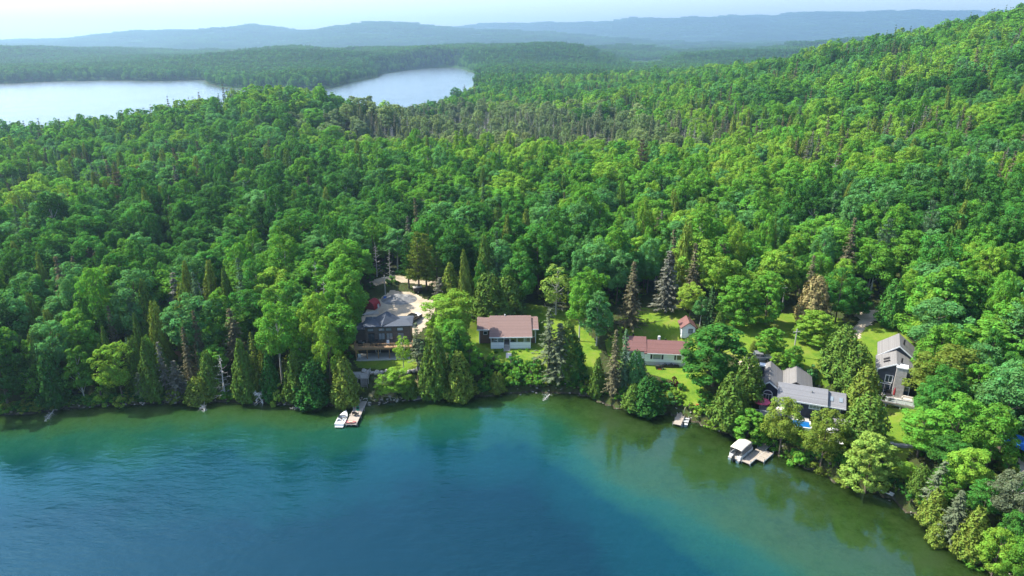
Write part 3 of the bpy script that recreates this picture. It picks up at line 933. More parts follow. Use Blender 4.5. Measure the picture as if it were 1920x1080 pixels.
gH = 'trees around the dark house'
T(757, 694, 628, 36, 'birch', 'bright', 'small light green tree in front of the timber deck', gH)
T(741, 742, 690, 60, 'broad0', 'bright', 'low rounded light green tree on the bank below the dark house', gH)
T(712, 746, 722, 26, 'shrub2', 'olive', 'dry olive shrub on the bank beside the dock stairs', 'shrubs on the bank by the long dock')
T(770, 745, 700, 36, 'cedar0', 'cedar', 'young cedar at the water right of the low rounded tree', gH)
T(785, 716, 604, 34, 'thin_spruce', 'silver', 'thin see-through spruce at the right end of the timber deck', gH)
T(794, 705, 640, 26, 'thin_spruce', 'blue', 'smaller thin spruce behind the boulders', gH)
T(806, 746, 640, 44, 'cedar2', 'cedar', 'left cedar of the dense clump between dark house and bungalow', gH)
T(822, 744, 612, 54, 'cedar0', 'cedar', 'tallest olive cedar of the clump between dark house and bungalow', gH)
T(862, 750, 655, 58, 'cedar0', 'olive', 'pointed front cedar at the water, lower right of the cedar clump', gH)
T(858, 722, 618, 48, 'cedar2', 'dark', 'dark cedar behind the pointed front cedar', gH)
T(882, 712, 640, 50, 'broad0', 'mid', 'mid-green tree right of the cedar clump', gH)
T(846, 650, 545, 92, 'broad2', 'bright', 'wide bright broadleaf tree at the right edge of the gravel lot', gH)
T(826, 650, 592, 50, 'broad4', 'bright', 'bright rounded tree near the parked pickup by the dark house', gH)
T(850, 688, 600, 70, 'broad5', 'mid', 'leafy tree left of the bungalow lawn', gH)
T(786, 548, 432, 46, 'pine1', 'olive', 'tall pale-trunked pine behind the crushed stone heap', gH)
T(800, 544, 436, 44, 'pine0', 'olive', 'tall pine right of the pale-trunked pine, behind the gravel lot', gH)
T(820, 548, 470, 44, 'pine1', 'cedar', 'third tall pine at the back of the gravel lot', gH)
T(767, 540, 440, 40, 'pine0', 'dark', 'dark pine at the back of the gravel lot', gH)
T(846, 572, 490, 48, 'cedar2', 'olive', 'olive cedar behind the wide bright tree', gH)
T(826, 576, 520, 34, 'thin_spruce', 'grey', 'grey spruce at the back right of the gravel lot', gH)

gB = 'trees around the brown-roofed bungalow'
T(916, 598, 510, 70, 'cedar1', 'cedar', 'left of the two dense dark trees behind the bungalow', gB)
T(952, 598, 514, 70, 'cedar1', 'cedar', 'right of the two dense dark trees behind the bungalow', gB)
T(975, 575, 470, 70, 'broad0', 'deep', 'large dark broadleaf tree behind the pair of dense trees', gB)
T(1042, 590, 498, 62, 'birch', 'pale', 'pale half-bare birch with grey twigs behind the bungalow', gB)
T(1042, 590, 530, 46, 'dead1', 'grey', 'bare grey dead tree beside the pale birch', gB)
T(1086, 640, 530, 56, 'broad6', 'mid', 'tall broadleaf tree right of the bungalow lawn', gB)
T(1118, 648, 545, 58, 'broad3', 'cool', 'tall pale-stemmed tree left of the white cottage', gB)
T(1100, 612, 500, 62, 'broad1', 'mid', 'mid-green tree behind the tall pale-stemmed tree', gB)
T(1028, 712, 577, 54, 'thin_spruce', 'silver', 'tall grey-green spruce at the right end of the bungalow', gB)
T(1048, 716, 606, 62, 'spruce1', 'silver', 'thick silvery spruce right of the bungalow porch', gB)
T(1064, 708, 600, 58, 'cedar0', 'cedar', 'olive cedar right of the silvery spruce by the bungalow', gB)
T(1080, 712, 640, 40, 'cedar1', 'dark', 'dark cedar standing at the edge of the shaded lawn', gB)
T(932, 735, 696, 36, 'cedar1', 'olive', 'low round cedar bush at the water below the bungalow', gB)

gC = 'trees around the white cottage'
T(1182, 612, 490, 54, 'spruce0', 'brown', 'tall dark browning spruce behind the white cottage', gC)
T(1247, 586, 470, 54, 'spruce1', 'grey', 'large grey dying spruce at the back of the cottage lawn', gC)
T(1294, 578, 455, 42, 'spruce0', 'brown', 'tall brown dying spruce right of the grey spruce', gC)
T(1292, 603, 528, 42, 'broad1', 'yellow', 'yellow-green young tree beside the small white shed', gC)
T(1312, 612, 555, 34, 'broad6', 'cool', 'bluish young tree right of the small white shed', gC)
T(1329, 616, 536, 34, 'spruce0', 'spruce', 'dark spruce right of the small white shed', gC)
T(1345, 645, 582, 36, 'cedar2', 'cedar', 'olive cedar behind the big dark maple', gC)
T(1119, 745, 668, 32, 'cedar0', 'cedar', 'small pointed cedar at the water left of the cottage', gC)
T(1149, 742, 618, 38, 'spruce1', 'brown', 'brown half-dead spruce left of the white cottage', gC)
T(1168, 730, 616, 38, 'spruce0', 'blue', 'blue-green spruce right of the brown half-dead one', gC)
T(1190, 720, 655, 40, 'cedar1', 'cool', 'soft bluish tree in front of the cottage left wing', gC)
T(1203, 712, 672, 26, 'thin_spruce', 'silver', 'small silvery spruce in front of the cottage left wing', gC)
T(1212, 775, 704, 64, 'cedar1', 'dark', 'big dark rounded cedar at the water below the cottage', gC)
T(1185, 768, 718, 40, 'cedar0', 'cedar', 'olive cedar at the water left of the dark rounded cedar', gC)
T(1336, 722, 608, 118, 'maple1', 'deep', 'big dark spreading maple at the right end of the cottage', gC)
T(1366, 800, 696, 74, 'cedar1', 'cedar', 'tall broad cedar at the shore between cottage and navy house', gC)
T(1398, 750, 662, 62, 'cedar1', 'cedar', 'broad olive cedar left of the navy house', gC)
T(1263, 722, 705, 15, 'shrub1', 'burgundy', 'small burgundy shrub on the cottage lawn', None)
T(1376, 612, 516, 70, 'maple0', 'mid', 'left of the two big round maples on the back lawn', gC)
T(1434, 608, 508, 68, 'maple1', 'mid', 'right of the two big round maples on the back lawn', gC)
T(1408, 560, 480, 70, 'cedar1', 'deep', 'dark olive tree behind the two big round maples', gC)
T(1520, 612, 512, 68, 'cedar1', 'rust', 'rust-tinged broad tree at the back of the lawn', gC)
T(1512, 575, 478, 36, 'spruce0', 'brown', 'browning spruce behind the rust-tinged tree', gC)
T(1566, 604, 498, 60, 'broad0', 'deep', 'dark round tree right of the rust-tinged tree', gC)
T(1596, 590, 520, 56, 'maple0', 'deep', 'low dark tree over the end of the gravel drive', gC)

gN = 'trees around the navy house and its neighbour'
T(1524, 645, 582, 76, 'maple0', 'bright', 'bright round tree on the lawn behind the navy house', gN)
T(1443, 664, 614, 48, 'maple1', 'mid', 'small round tree behind the grey pickup', gN)
T(1484, 700, 648, 36, 'maple0', 'mid', 'small dense round tree behind the navy house chimney', gN)
T(1456, 688, 660, 26, 'broad0', 'bright', 'little light green tree right of the grey pickup', gN)
T(1450, 692, 668, 12, 'cedar2', 'dark', 'slim dark cedar beside the navy house chimney', gN)
T(1520, 712, 682, 26, 'shrub0', 'cool', 'small round shrub on the lawn behind the navy house', 'garden shrubs')
T(1412, 658, 638, 14, 'cedar1', 'olive', 'tiny clipped olive cedar left of the grey pickup', gN)
T(1572, 708, 606, 72, 'cedar1', 'cedar', 'back tree of the tall cedar row between the two dark houses', gN)
T(1596, 740, 640, 76, 'cedar1', 'cedar', 'second tree of the tall cedar row between the two dark houses', gN)
T(1612, 786, 682, 72, 'cedar1', 'olive', 'third tree of the tall cedar row between the two dark houses', gN)
T(1616, 838, 736, 82, 'cedar1', 'cedar', 'front tree of the tall cedar row between the two dark houses', gN)
T(1400, 832, 766, 64, 'maple1', 'mid', 'round tree at the water behind the pontoon boat', gN)
T(1460, 856, 746, 62, 'broad5', 'olive', 'upright tree at the shore left of the blue pool', gN)
T(1537, 882, 768, 64, 'broad5', 'olive', 'upright tree at the shore right of the blue pool', gN)
T(1500, 872, 832, 44, 'shrub0', 'mid', 'low green shrub between the two upright shore trees', 'garden shrubs')
T(1622, 918, 812, 90, 'willow', 'pale', 'pale green rounded willow on the shore', gN)
T(1666, 612, 520, 52, 'cedar1', 'deep', 'dense dark olive tree beside the gravel drive', gN)
T(1752, 650, 500, 124, 'maple0', 'mid', 'large dense maple behind the gabled dark house', gN)
T(1720, 596, 490, 80, 'maple1', 'cool', 'dark bluish maple at the right of the gravel drive', gN)
T(1765, 768, 648, 122, 'broad4', 'olive', 'wide olive broadleaf tree right of the gabled dark house', gN)
T(1838, 712, 600, 108, 'maple1', 'mid', 'broad mid-green tree near the right edge above the olive tree', gN)
T(1896, 700, 540, 100, 'pine0', 'cool', 'soft-needled tall pine at the right edge of the picture', gN)
T(1815, 610, 505, 80, 'broad0', 'mid', 'mid-green tree left of the soft-needled pine', gN)
T(1720, 856, 770, 84, 'broad1', 'mid', 'bright rounded tree at the edge of the right lawn', gN)
T(1780, 860, 738, 96, 'broad0', 'mid', 'tall green tree in the lower right wood', gN)
T(1846, 880, 760, 96, 'broad7', 'mid', 'tall leafy tree left of the blue tarp', gN)
T(1848, 780, 700, 80, 'broad1', 'cool', 'bluish broadleaf tree above the blue tarp', gN)
T(1908, 780, 680, 66, 'broad2', 'bright', 'bright tree at the right edge above the blue tarp', gN)
T(1805, 930, 840, 76, 'broad5', 'bright', 'bright tree in the middle of the lower right wood', gN)
T(1880, 1010, 885, 76, 'broad6', 'silver', 'silvery airy tree near the lower right corner', gN)
T(1735, 960, 862, 48, 'thin_spruce', 'silver', 'silver-grey leaning spruce at the lower right shore', gN, lean=(0.08, -0.08))
T(1745, 985, 915, 52, 'cedar0', 'olive', 'bright olive cedar at the lower right shore', gN)
T(1782, 1010, 920, 56, 'spruce1', 'silver', 'silvery spruce behind the lower right shore', gN)
T(1755, 1022, 975, 40, 'cedar1', 'olive', 'small yellowish cedar leaning over the lower right water', gN)
T(1815, 1046, 948, 62, 'cedar0', 'olive', 'broad yellowish cedar at the lower right shore', gN)
T(1858, 1085, 990, 66, 'broad0', 'bright', 'bright leafy tree at the lower right corner', gN)
T(1905, 1100, 1000, 66, 'broad7', 'mid', 'leafy tree at the very lower right corner', gN)
T(1720, 930, 870, 40, 'cedar1', 'cedar', 'low olive cedar at the right lawn edge by the water', gN)

T(1768, 945, 880, 60, 'broad4', 'mid', 'mid-green tree behind the silver-grey leaning spruce', gN)
T(1835, 985, 900, 66, 'broad1', 'deep', 'deep green tree left of the silvery airy tree', gN)
T(1795, 1000, 950, 44, 'cedar1', 'cedar', 'dark cedar between the two silvery shore spruces', gN)
T(1700, 905, 868, 36, 'broad7', 'bright', 'small bright tree at the corner of the right lawn', gN)
T(1890, 1050, 960, 60, 'broad4', 'deep', 'deep green tree below the silvery airy tree', gN)
T(1770, 900, 820, 70, 'broad2', 'deep', 'dark green tree right of the lower lawn', gN)
T(1905, 975, 900, 60, 'broad0', 'dark', 'dark tree below the blue tarp at the right edge', gN)

# garden and shore shrubs, each its own plant
HEADS = {}
ORD = ['leftmost', 'second from left', 'third from left', 'fourth from left', 'fifth from left', 'sixth from left', 'seventh from left', 'eighth from left', 'ninth from left', 'tenth from left',
       'eleventh from left', 'twelfth from left', 'thirteenth from left', 'fourteenth from left', 'fifteenth from left', 'sixteenth from left', 'seventeenth from left', 'eighteenth from left', 'nineteenth from left']
def name_heads():
    for head, lst in HEADS.items():
        lst.sort(key=lambda q: q[0])
        for k, (a, o) in enumerate(lst):
            o['label'] = head if len(lst) == 1 else head + ', ' + (ORD[k] if k < len(ORD) else 'farther right')
    HEADS.clear()
def shrubs(poly_px, n, tints, where, group, hmin=1.2, hmax=2.6):
    poly = Gp(poly_px)
    P = np.array(poly); k = 0; tries = 0
    while k < n and tries < 4000:
        tries += 1
        x = random.uniform(P[:, 0].min(), P[:, 0].max()); y = random.uniform(P[:, 1].min(), P[:, 1].max())
        if not in_poly(np.array([x]), np.array([y]), poly)[0]:
            continue
        if any((x - a) ** 2 + (y - b) ** 2 < 1.6 ** 2 for a, b, c in PLACED[-n:]):
            continue
        t = random.choice(tints)
        H = random.uniform(hmin, hmax); W = H * random.uniform(1.1, 1.6)
        PLACED.append((x, y, W / 2))
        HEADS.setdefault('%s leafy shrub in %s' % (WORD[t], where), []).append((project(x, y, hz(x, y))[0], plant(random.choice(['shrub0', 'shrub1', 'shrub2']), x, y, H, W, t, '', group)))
        k += 1
shrubs([(905, 694), (925, 682), (945, 684), (965, 684), (1005, 682), (1020, 705), (1010, 728), (945, 732), (905, 730)], 62, ['bright', 'mid', 'mid', 'deep'], 'the thicket below the bungalow', 'shrubs below the bungalow', 1.5, 2.6)
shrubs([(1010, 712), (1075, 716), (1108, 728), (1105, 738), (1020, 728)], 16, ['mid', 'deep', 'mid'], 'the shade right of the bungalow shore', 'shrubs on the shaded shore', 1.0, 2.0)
shrubs([(1215, 716), (1255, 715), (1290, 735), (1270, 768), (1225, 768)], 26, ['mid', 'bright', 'cool', 'deep'], 'the garden above the small dock', 'shrubs below the cottage', 1.2, 2.4)
shrubs([(1290, 770), (1320, 775), (1352, 805), (1340, 808), (1300, 785)], 12, ['bright', 'yellow', 'mid'], 'the shore right of the small dock', 'shrubs right of the small dock', 1.0, 2.0)
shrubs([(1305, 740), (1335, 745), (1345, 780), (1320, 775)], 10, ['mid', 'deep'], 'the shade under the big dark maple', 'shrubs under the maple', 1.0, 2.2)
shrubs([(1440, 842), (1480, 845), (1570, 890), (1610, 915), (1600, 922), (1500, 872)], 22, ['mid', 'deep', 'olive'], 'the shore hedge of the navy house', 'shrubs on the navy house shore', 1.0, 2.2)
shrubs([(1690, 942), (1718, 966), (1800, 1042), (1850, 1080), (1872, 1070), (1765, 985), (1712, 930)], 34, ['mid', 'deep', 'olive', 'bright'], 'the overhang of the lower right shore', 'shrubs on the lower right shore', 1.2, 2.2)
shrubs([(700, 742), (735, 725), (775, 730), (790, 738), (740, 748)], 10, ['bright', 'olive', 'mid'], 'the bank right of the long dock', 'shrubs on the bank by the long dock', 0.6, 1.4)
shrubs([(1490, 783), (1580, 788), (1590, 800), (1560, 812), (1500, 790)], 10, ['mid', 'deep', 'olive'], 'the bed along the navy house', 'shrubs at the navy house', 0.7, 1.3)
shrubs([(1640, 765), (1700, 758), (1700, 772), (1645, 775)], 8, ['mid', 'olive'], 'the bed below the balcony', 'shrubs below the balcony', 0.8, 1.5)
shrubs([(926, 658), (945, 658), (945, 663), (928, 664)], 3, ['mid', 'deep'], 'the bed left of the porch steps', 'shrubs at the bungalow porch', 0.6, 1.0)
shrubs([(962, 658), (990, 656), (990, 662), (964, 664)], 4, ['mid', 'deep'], 'the bed right of the porch steps', 'shrubs at the bungalow porch', 0.6, 1.0)

# ------------------------------------------------------------------ the forest
FARHOUSE = [gp(437, 107, 24.0), gp(1143, 188, 20.0)]
def clear_of_houses(x, y, r, front):
    k = np.ones(np.shape(x), bool)
    for a, b in FARHOUSE:
        q = front / math.hypot(a, b)
        k &= dist_line(x, y, [(a, b), (a - a * q, b - b * q)]) > r
    return k
TARP = Gp([(1880, 846), (1965, 838), (1975, 925), (1885, 915)])
def scatter():
    pts = []
    bands = [(100, 330, 4.9), (330, 620, 5.6), (620, 1000, 6.6)]
    for y0, y1, s in bands:
        nx = int(2200 / s)
        gx = np.arange(-1100, 1100, s)
        gy = np.arange(y0, y1, s)
        X, Y = np.meshgrid(gx, gy)
        X = X.ravel() + rng.uniform(-0.48, 0.48, X.size) * s
        Y = Y.ravel() + rng.uniform(-0.48, 0.48, Y.size) * s
        k = np.abs(X) < Y * 0.92 + 22
        pts.append(np.stack([X[k], Y[k]], 1))
    return np.concatenate(pts)
P = scatter()
X, Y = P[:, 0], P[:, 1]
Z = height(X, Y)
dS = dist_line(X, Y, SHORE)
lakeish = in_poly(X, Y, LAKE) | in_poly(X, Y, FARLAKE) | in_poly(X, Y, POND)
dF = dist_line(X, Y, FARLAKE, True)
keep = ~lakeish & (dS > 1.6) & (dF > 2) & ~in_poly(X, Y, YARD) & ~in_poly(X, Y, ROAD) & ~in_poly(X, Y, TARP) & clear_of_houses(X, Y, 9, 60)
PA = np.array(PLACED)
big = PA[PA[:, 2] > 1.6]
for a, b, c in big:
    keep &= ~((X - a) ** 2 + (Y - b) ** 2 < (min(c, 3.4) * 0.95) ** 2)
X, Y, Z, dS, dF = X[keep], Y[keep], Z[keep], dS[keep], dF[keep]
n = len(X)
PXX, PYY = project(X, Y, Z)
con = vnoise(X, Y, 38, 21) * 0.6 + vnoise(X, Y, 13, 22) * 0.4
u1, u2, u3 = rng.random(n), rng.random(n), rng.random(n)
swamp = np.exp(-((PXX - 900) / 330) ** 2 - ((PYY - 264) / 40) ** 2) * 1.2 + 0.6 * np.exp(-((PXX - 1240) / 170) ** 2 - ((PYY - 300) / 22) ** 2)
bright_zone = np.exp(-((PXX - 1350) / 330) ** 2 - ((PYY - 400) / 110) ** 2) + 0.8 * np.exp(-((X + 142) / 80) ** 2 - ((Y - 425) / 60) ** 2) + 0.7 * np.exp(-((PXX - 400) / 300) ** 2 - ((PYY - 300) / 40) ** 2)
tone = vnoise(X, Y, 55, 23) * 0.52 + vnoise(X, Y, 9, 24) * 0.3 + u1 * 0.28 + bright_zone * 0.08 + 0.065 + 0.04 * (X < -15)
pc = np.clip(0.09 + 0.6 * (con > 0.645) + 0.25 * (dS < 14) * (X < 20) + 0.05 * (PXX > 1300) - 0.10 * bright_zone, 0.02, 0.8)
pd_ = np.clip(0.022 + 0.42 * swamp + 0.05 * (vnoise(X, Y, 24, 25) > 0.7), 0, 0.65)
typ = np.where(u2 < pd_, 2, np.where(u2 < pd_ + pc, 1, 0))      # 0 broadleaf, 1 conifer, 2 dead
names_b = ['dark', 'deep', 'cool', 'mid', 'bright', 'yellow']
edges_b = [0.40, 0.53, 0.60, 0.78, 0.98]
names_c = ['spruce', 'cedar', 'blue', 'olive', 'brown', 'grey']
Hh = np.where(typ == 0, rng.normal(14.0, 2.7, n), np.where(typ == 1, rng.normal(15.2, 2.6, n), rng.normal(11.0, 2.2, n))) * (0.86 + 0.28 * vnoise(X, Y, 42, 26))
Hh = Hh * (1 - 0.35 * np.clip(swamp, 0, 1)) * (0.72 + 0.28 * sstep(1, 16, dS)) * (0.6 + 0.4 * sstep(0, 25, dF))
Hh = Hh * (1 - 0.25 * sstep(330, 620, Y) * 0)
Ww = np.where(typ == 0, (3.9 + 5.9 * rng.random(n) ** 0.9), np.where(typ == 1, rng.uniform(2.8, 4.7, n), rng.uniform(3.5, 5.5, n)))
Ww = Ww * np.clip(Hh / 13.5, 0.65, 1.2)
dist = np.sqrt(X ** 2 + Y ** 2 + (CAM_H - Z) ** 2)
inframe = (PXX > -40) & (PXX < 1960) & (PYY < 1130)

LANDMARK = [((-30, 158), 'behind the gravel lot'), ((0, 165), 'behind the brown-roofed bungalow'), ((36, 168), 'behind the white cottage lawn'),
            ((62, 160), 'behind the two big round maples'), ((100, 150), 'uphill of the gabled dark house'), ((88, 105), 'in the lower right wood'),
            ((-60, 150), 'left of the dark house'), ((-100, 150), 'above the west shore'), ((-135, 160), 'near the left edge'), ((-60, 132), 'west of the long dock'), ((-95, 128), 'near the far left shore')]
name_heads()

near_order = np.argsort(dist)
budget = {0: 300 - sum(1 for o in C.objects if o.name.startswith(('broadleaf_tree', 'maple_tree'))), 1: 230, 2: 34}
made = np.zeros(n, bool)
buckets = {}
for i in near_order:
    t = int(typ[i])
    if not inframe[i] or budget[t] <= 0 or dist[i] > 420:
        continue
    budget[t] -= 1
    made[i] = True
    if t == 0:
        tn = names_b[int(np.searchsorted(edges_b, tone[i]))]
        key = 'broad%d' % int(u3[i] * 7.999)
        kindw = 'broadleaf tree'
        ratio = Hh[i] / Ww[i]
        sh = 'tall narrow' if ratio > 2.15 else ('wide rounded' if ratio < 1.6 else 'full')
    elif t == 1:
        tn = names_c[min(5, int((u1[i] * 0.75 + vnoise(X[i], Y[i], 20, 29) * 0.4) * 5.2))]
        if tn in ('cedar', 'olive'):
            key = 'cedar%d' % int(u3[i] * 2.999); kindw = 'cedar'
        elif u3[i] < 0.15 and dS[i] > 20:
            key = 'pine%d' % int(u1[i] * 1.999); kindw = 'pine'; Ww[i] *= 1.5; Hh[i] *= 1.1
        else:
            key = 'spruce%d' % int(u3[i] * 2.999); kindw = 'spruce'
        sh = 'pointed'
    else:
        tn = 'grey'; key = 'dead%d' % int(u3[i] * 2.999); kindw = 'leafless dead tree'; sh = 'bare'
    lm = min(LANDMARK, key=lambda q: (q[0][0] - X[i]) ** 2 + (q[0][1] - Y[i]) ** 2)[1]
    head = ' '.join([sh, WORD[tn] if t < 2 else 'grey', kindw, lm])
    o_ = plant(key, float(X[i]), float(Y[i]), float(Hh[i]), float(Ww[i]), tn, '', 'forest trees ' + lm, rz=float(u2[i] * 40), lean=(float(rng.normal(0, 0.03)), float(rng.normal(0, 0.03))), z=float(Z[i]) - 0.05)
    HEADS.setdefault(head, []).append((float(PXX[i]), o_))
name_heads()

# the rest of the forest, past the trees one can count: instanced masses
def mass(name, label, cat, keys, idx, which, tints, xyz, scl, rot):
    me = bpy.data.meshes.new(name)
    me.vertices.add(len(idx))
    me.vertices.foreach_set('co', xyz[idx].astype(np.float32).ravel())
    def at(nm, typ_, data, prop):
        a = me.attributes.new(nm, typ_, 'POINT')
        a.data.foreach_set(prop, np.ascontiguousarray(data).ravel())
    at('which', 'INT', which[idx].astype(np.int32), 'value')
    at('tint', 'FLOAT_VECTOR', tints[idx].astype(np.float32), 'vector')
    at('scl', 'FLOAT_VECTOR', scl[idx].astype(np.float32), 'vector')
    at('rot', 'FLOAT_VECTOR', rot[idx].astype(np.float32), 'vector')
    o = link(name, me)
    tag(o, label, cat, kind='stuff')
    ng = bpy.data.node_groups.new(name, 'GeometryNodeTree')
    ng.interface.new_socket('Geometry', in_out='INPUT', socket_type='NodeSocketGeometry')
    ng.interface.new_socket('Geometry', in_out='OUTPUT', socket_type='NodeSocketGeometry')
    nd, ln = ng.nodes, ng.links
    gi = nd.new('NodeGroupInput'); go = nd.new('NodeGroupOutput')
    jn = nd.new('GeometryNodeJoinGeometry')
    def named(nm, dt):
        a = nd.new('GeometryNodeInputNamedAttribute'); a.data_type = dt; a.inputs['Name'].default_value = nm
        return a.outputs['Attribute']
    w = named('which', 'INT'); sc = named('scl', 'FLOAT_VECTOR'); ro = named('rot', 'FLOAT_VECTOR')
    for k, key in enumerate(keys):
        ob = key if not isinstance(key, str) else inst_obj(key)
        oi = nd.new('GeometryNodeObjectInfo'); oi.inputs['Object'].default_value = ob; oi.inputs['As Instance'].default_value = True
        cmpn = nd.new('FunctionNodeCompare'); cmpn.data_type = 'INT'; cmpn.operation = 'EQUAL'
        ln.new(w, cmpn.inputs[2]); cmpn.inputs[3].default_value = k
        ip = nd.new('GeometryNodeInstanceOnPoints')
        ln.new(gi.outputs[0], ip.inputs['Points']); ln.new(cmpn.outputs[0], ip.inputs['Selection'])
        ln.new(oi.outputs['Geometry'], ip.inputs['Instance'])
        ln.new(ro, ip.inputs['Rotation']); ln.new(sc, ip.inputs['Scale'])
        ln.new(ip.outputs[0], jn.inputs[0])
    ln.new(jn.outputs[0], go.inputs[0])
    md = o.modifiers.new('trees', 'NODES')
    md.node_group = ng
    return o

tb = np.array([TINT[k] for k in names_b]); tcn = np.array([TINT[k] for k in names_c])
ti = np.searchsorted(edges_b, tone)
cidx = np.clip(((u1 * 0.75 + vnoise(X, Y, 20, 29) * 0.4) * 5.2).astype(int), 0, 5)
tint_all = np.where((typ == 0)[:, None], tb[ti], tcn[cidx]) * rng.uniform(0.85, 1.15, (n, 1))
tint_all = np.where(((typ < 2) & (swamp > 0.2 + 0.5 * u3))[:, None], tint_all * 0.4 + np.array([0.19, 0.21, 0.14]) * 0.6, tint_all)
xyz = np.stack([X, Y, Z - 0.05], 1)
rot = np.stack([rng.normal(0, 0.05, n), rng.normal(0, 0.05, n), u2 * 50], 1)
ani = rng.uniform(0.82, 1.22, n)
scl_b = np.stack([Ww / BW * ani, Ww / BW / ani, Hh / BH], 1)
rest = ~made
nearb = dist < 430
kb = ['broad%d' % i for i in range(8)]; kbf = ['broadfar%d' % i for i in range(4)]
mass('broadleaf_forest', 'green broadleaf forest canopy behind the trees by the yards', 'forest', kb, np.where(rest & (typ == 0) & nearb)[0], (u3 * 7.999).astype(int), tint_all, xyz, scl_b, rot)
mass('broadleaf_forest', 'distant green broadleaf forest over hill and plain', 'forest', kbf, np.where(rest & (typ == 0) & ~nearb)[0], (u3 * 3.999).astype(int), tint_all, xyz, scl_b, rot)
ced = np.isin(cidx, [1, 3])
wc = np.where(ced, 3 + (u3 * 2.999).astype(int), (u3 * 2.999).astype(int))
scl_c = np.where(ced[:, None], np.stack([Ww / 5, Ww / 5, Hh / 11], 1), np.stack([Ww / 5, Ww / 5, Hh / 15], 1))
mass('conifer_forest', 'dark conifers scattered through the forest behind', 'forest', ['spruce0', 'spruce1', 'spruce2', 'cedar0', 'cedar1', 'cedar2'], np.where(rest & (typ == 1) & nearb)[0], wc, tint_all, xyz, scl_c, rot)
scl_cf = np.stack([Ww / 5, Ww / 5, Hh / 15], 1)
mass('conifer_forest', 'distant dark conifers over hill and plain', 'forest', ['sprucefar'], np.where(rest & (typ == 1) & ~nearb)[0], np.zeros(n, int), tint_all, xyz, scl_cf, rot)
scl_d = np.stack([Ww / 5, Ww / 5, Hh / 12], 1)
mass('dead_forest', 'grey leafless trees of the swampy forest in the middle distance', 'forest', ['dead0', 'dead1', 'dead2'], np.where(rest & (typ == 2))[0], (u3 * 2.999).astype(int), tint_all, xyz, scl_d, rot)

# undergrowth at the forest edges and along the shore
m_ = 5200
sh_ = np.array([q for q in SHORE if -170 < q[0] < 75])
cu_ = np.concatenate([[0], np.cumsum(np.hypot(*np.diff(sh_, axis=0).T))])
qq = rng.uniform(0, cu_[-1], 2600)
ux = np.concatenate([rng.uniform(-190, 150, m_), np.interp(qq, cu_, sh_[:, 0]) + rng.uniform(-0.2, 1.9, 2600)])
uy = np.concatenate([rng.uniform(62, 215, m_), np.interp(qq, cu_, sh_[:, 1]) + rng.uniform(-0.2, 1.9, 2600)])
ud = dist_line(ux, uy, SHORE)
ok = ~in_poly(ux, uy, LAKE) & (~in_poly(ux, uy, YARD) | ((ud < 2.5) & (rng.random(len(ux)) < 0.55) & ((ux < -33) | (ux > -16)) & (np.hypot(ux - 36, uy - 121) > 3))) & (ud > 0.2) & ~in_poly(ux, uy, ROAD)
ux, uy, ud = ux[ok], uy[ok], ud[ok]
uz = height(ux, uy)
k_ = len(ux)
us = rng.uniform(0.45, 1.1, k_) * np.where(ud < 4, 0.75, 1.0)
ut = np.array([TINT[t] for t in ('deep', 'mid', 'dark', 'olive')])[rng.integers(0, 4, k_)]
mass('undergrowth', 'low leafy undergrowth beneath the forest edge', 'undergrowth', ['shrub0', 'shrub1', 'shrub2'], np.arange(k_), rng.integers(0, 3, k_), ut, np.stack([ux, uy, uz], 1),
     np.stack([us, us, us * 0.9], 1), np.stack([0 * us, 0 * us, rng.uniform(0, 6, k_)], 1))

# far forest: patches of trees over plain and hills
fp = []
for i in range(4):
    V, Q, var = far_patch(300 + i, conifer=(0.15, 0.3, 0.2, 0.4)[i])
    fp.append(bpy.data.objects.new('forest_patch', np_mesh('forest_patch', V, [Q], [M_LEAF], fattr=var)))
gx, gy = [], []
for y0, y1, s in ((985, 2600, 46.0), (2600, 5000, 60.0), (5000, 9000, 88.0)):
    yy = np.arange(y0, y1, s)
    for y_ in yy:
        xx = np.arange(-(y_ * 0.84 + 60), y_ * 0.84 + 60, s)
        gx.append(xx + rng.uniform(-8, 8, len(xx))); gy.append(np.full(len(xx), y_) + rng.uniform(-8, 8, len(xx)))
fx, fy = np.concatenate(gx), np.concatenate(gy)
ok = ~in_poly(fx, fy, FARLAKE) & (dist_line(fx, fy, FARLAKE, True) > 26) & ~in_poly(fx, fy, POND) & (dist_line(fx, fy, POND, True) > 30) & ~in_poly(fx, fy, FIELD) & clear_of_houses(fx, fy, 42, 60)
fx, fy = fx[ok], fy[ok]
fz = ter_h(fx, fy)
kf = len(fx)
fn = vnoise(fx, fy, 300, 31) * 0.6 + vnoise(fx, fy, 90, 32) * 0.4
ft = np.array([0.030, 0.100, 0.024])[None] * (1 - fn[:, None]) + np.array([0.085, 0.20, 0.025])[None] * fn[:, None]
eps = 15.0
sxp = (ter_h(fx + eps, fy) - ter_h(fx - eps, fy)) / (2 * eps); syp = (ter_h(fx, fy + eps) - ter_h(fx, fy - eps)) / (2 * eps)
fs = np.where(fy > 5000, 1.5, np.where(fy > 2600, 1.1, 1.0))
quarter = rng.integers(0, 4, kf) * (math.pi / 2)
mass('far_forest', 'hazy blue-green forest on the plain and ridges beyond the far lake', 'forest', fp, np.arange(kf), rng.integers(0, 4, kf), ft, np.stack([fx, fy, fz - 1.0], 1),
     np.stack([fs, fs, np.sqrt(fs)], 1), np.stack([np.zeros(kf), np.zeros(kf), quarter], 1))
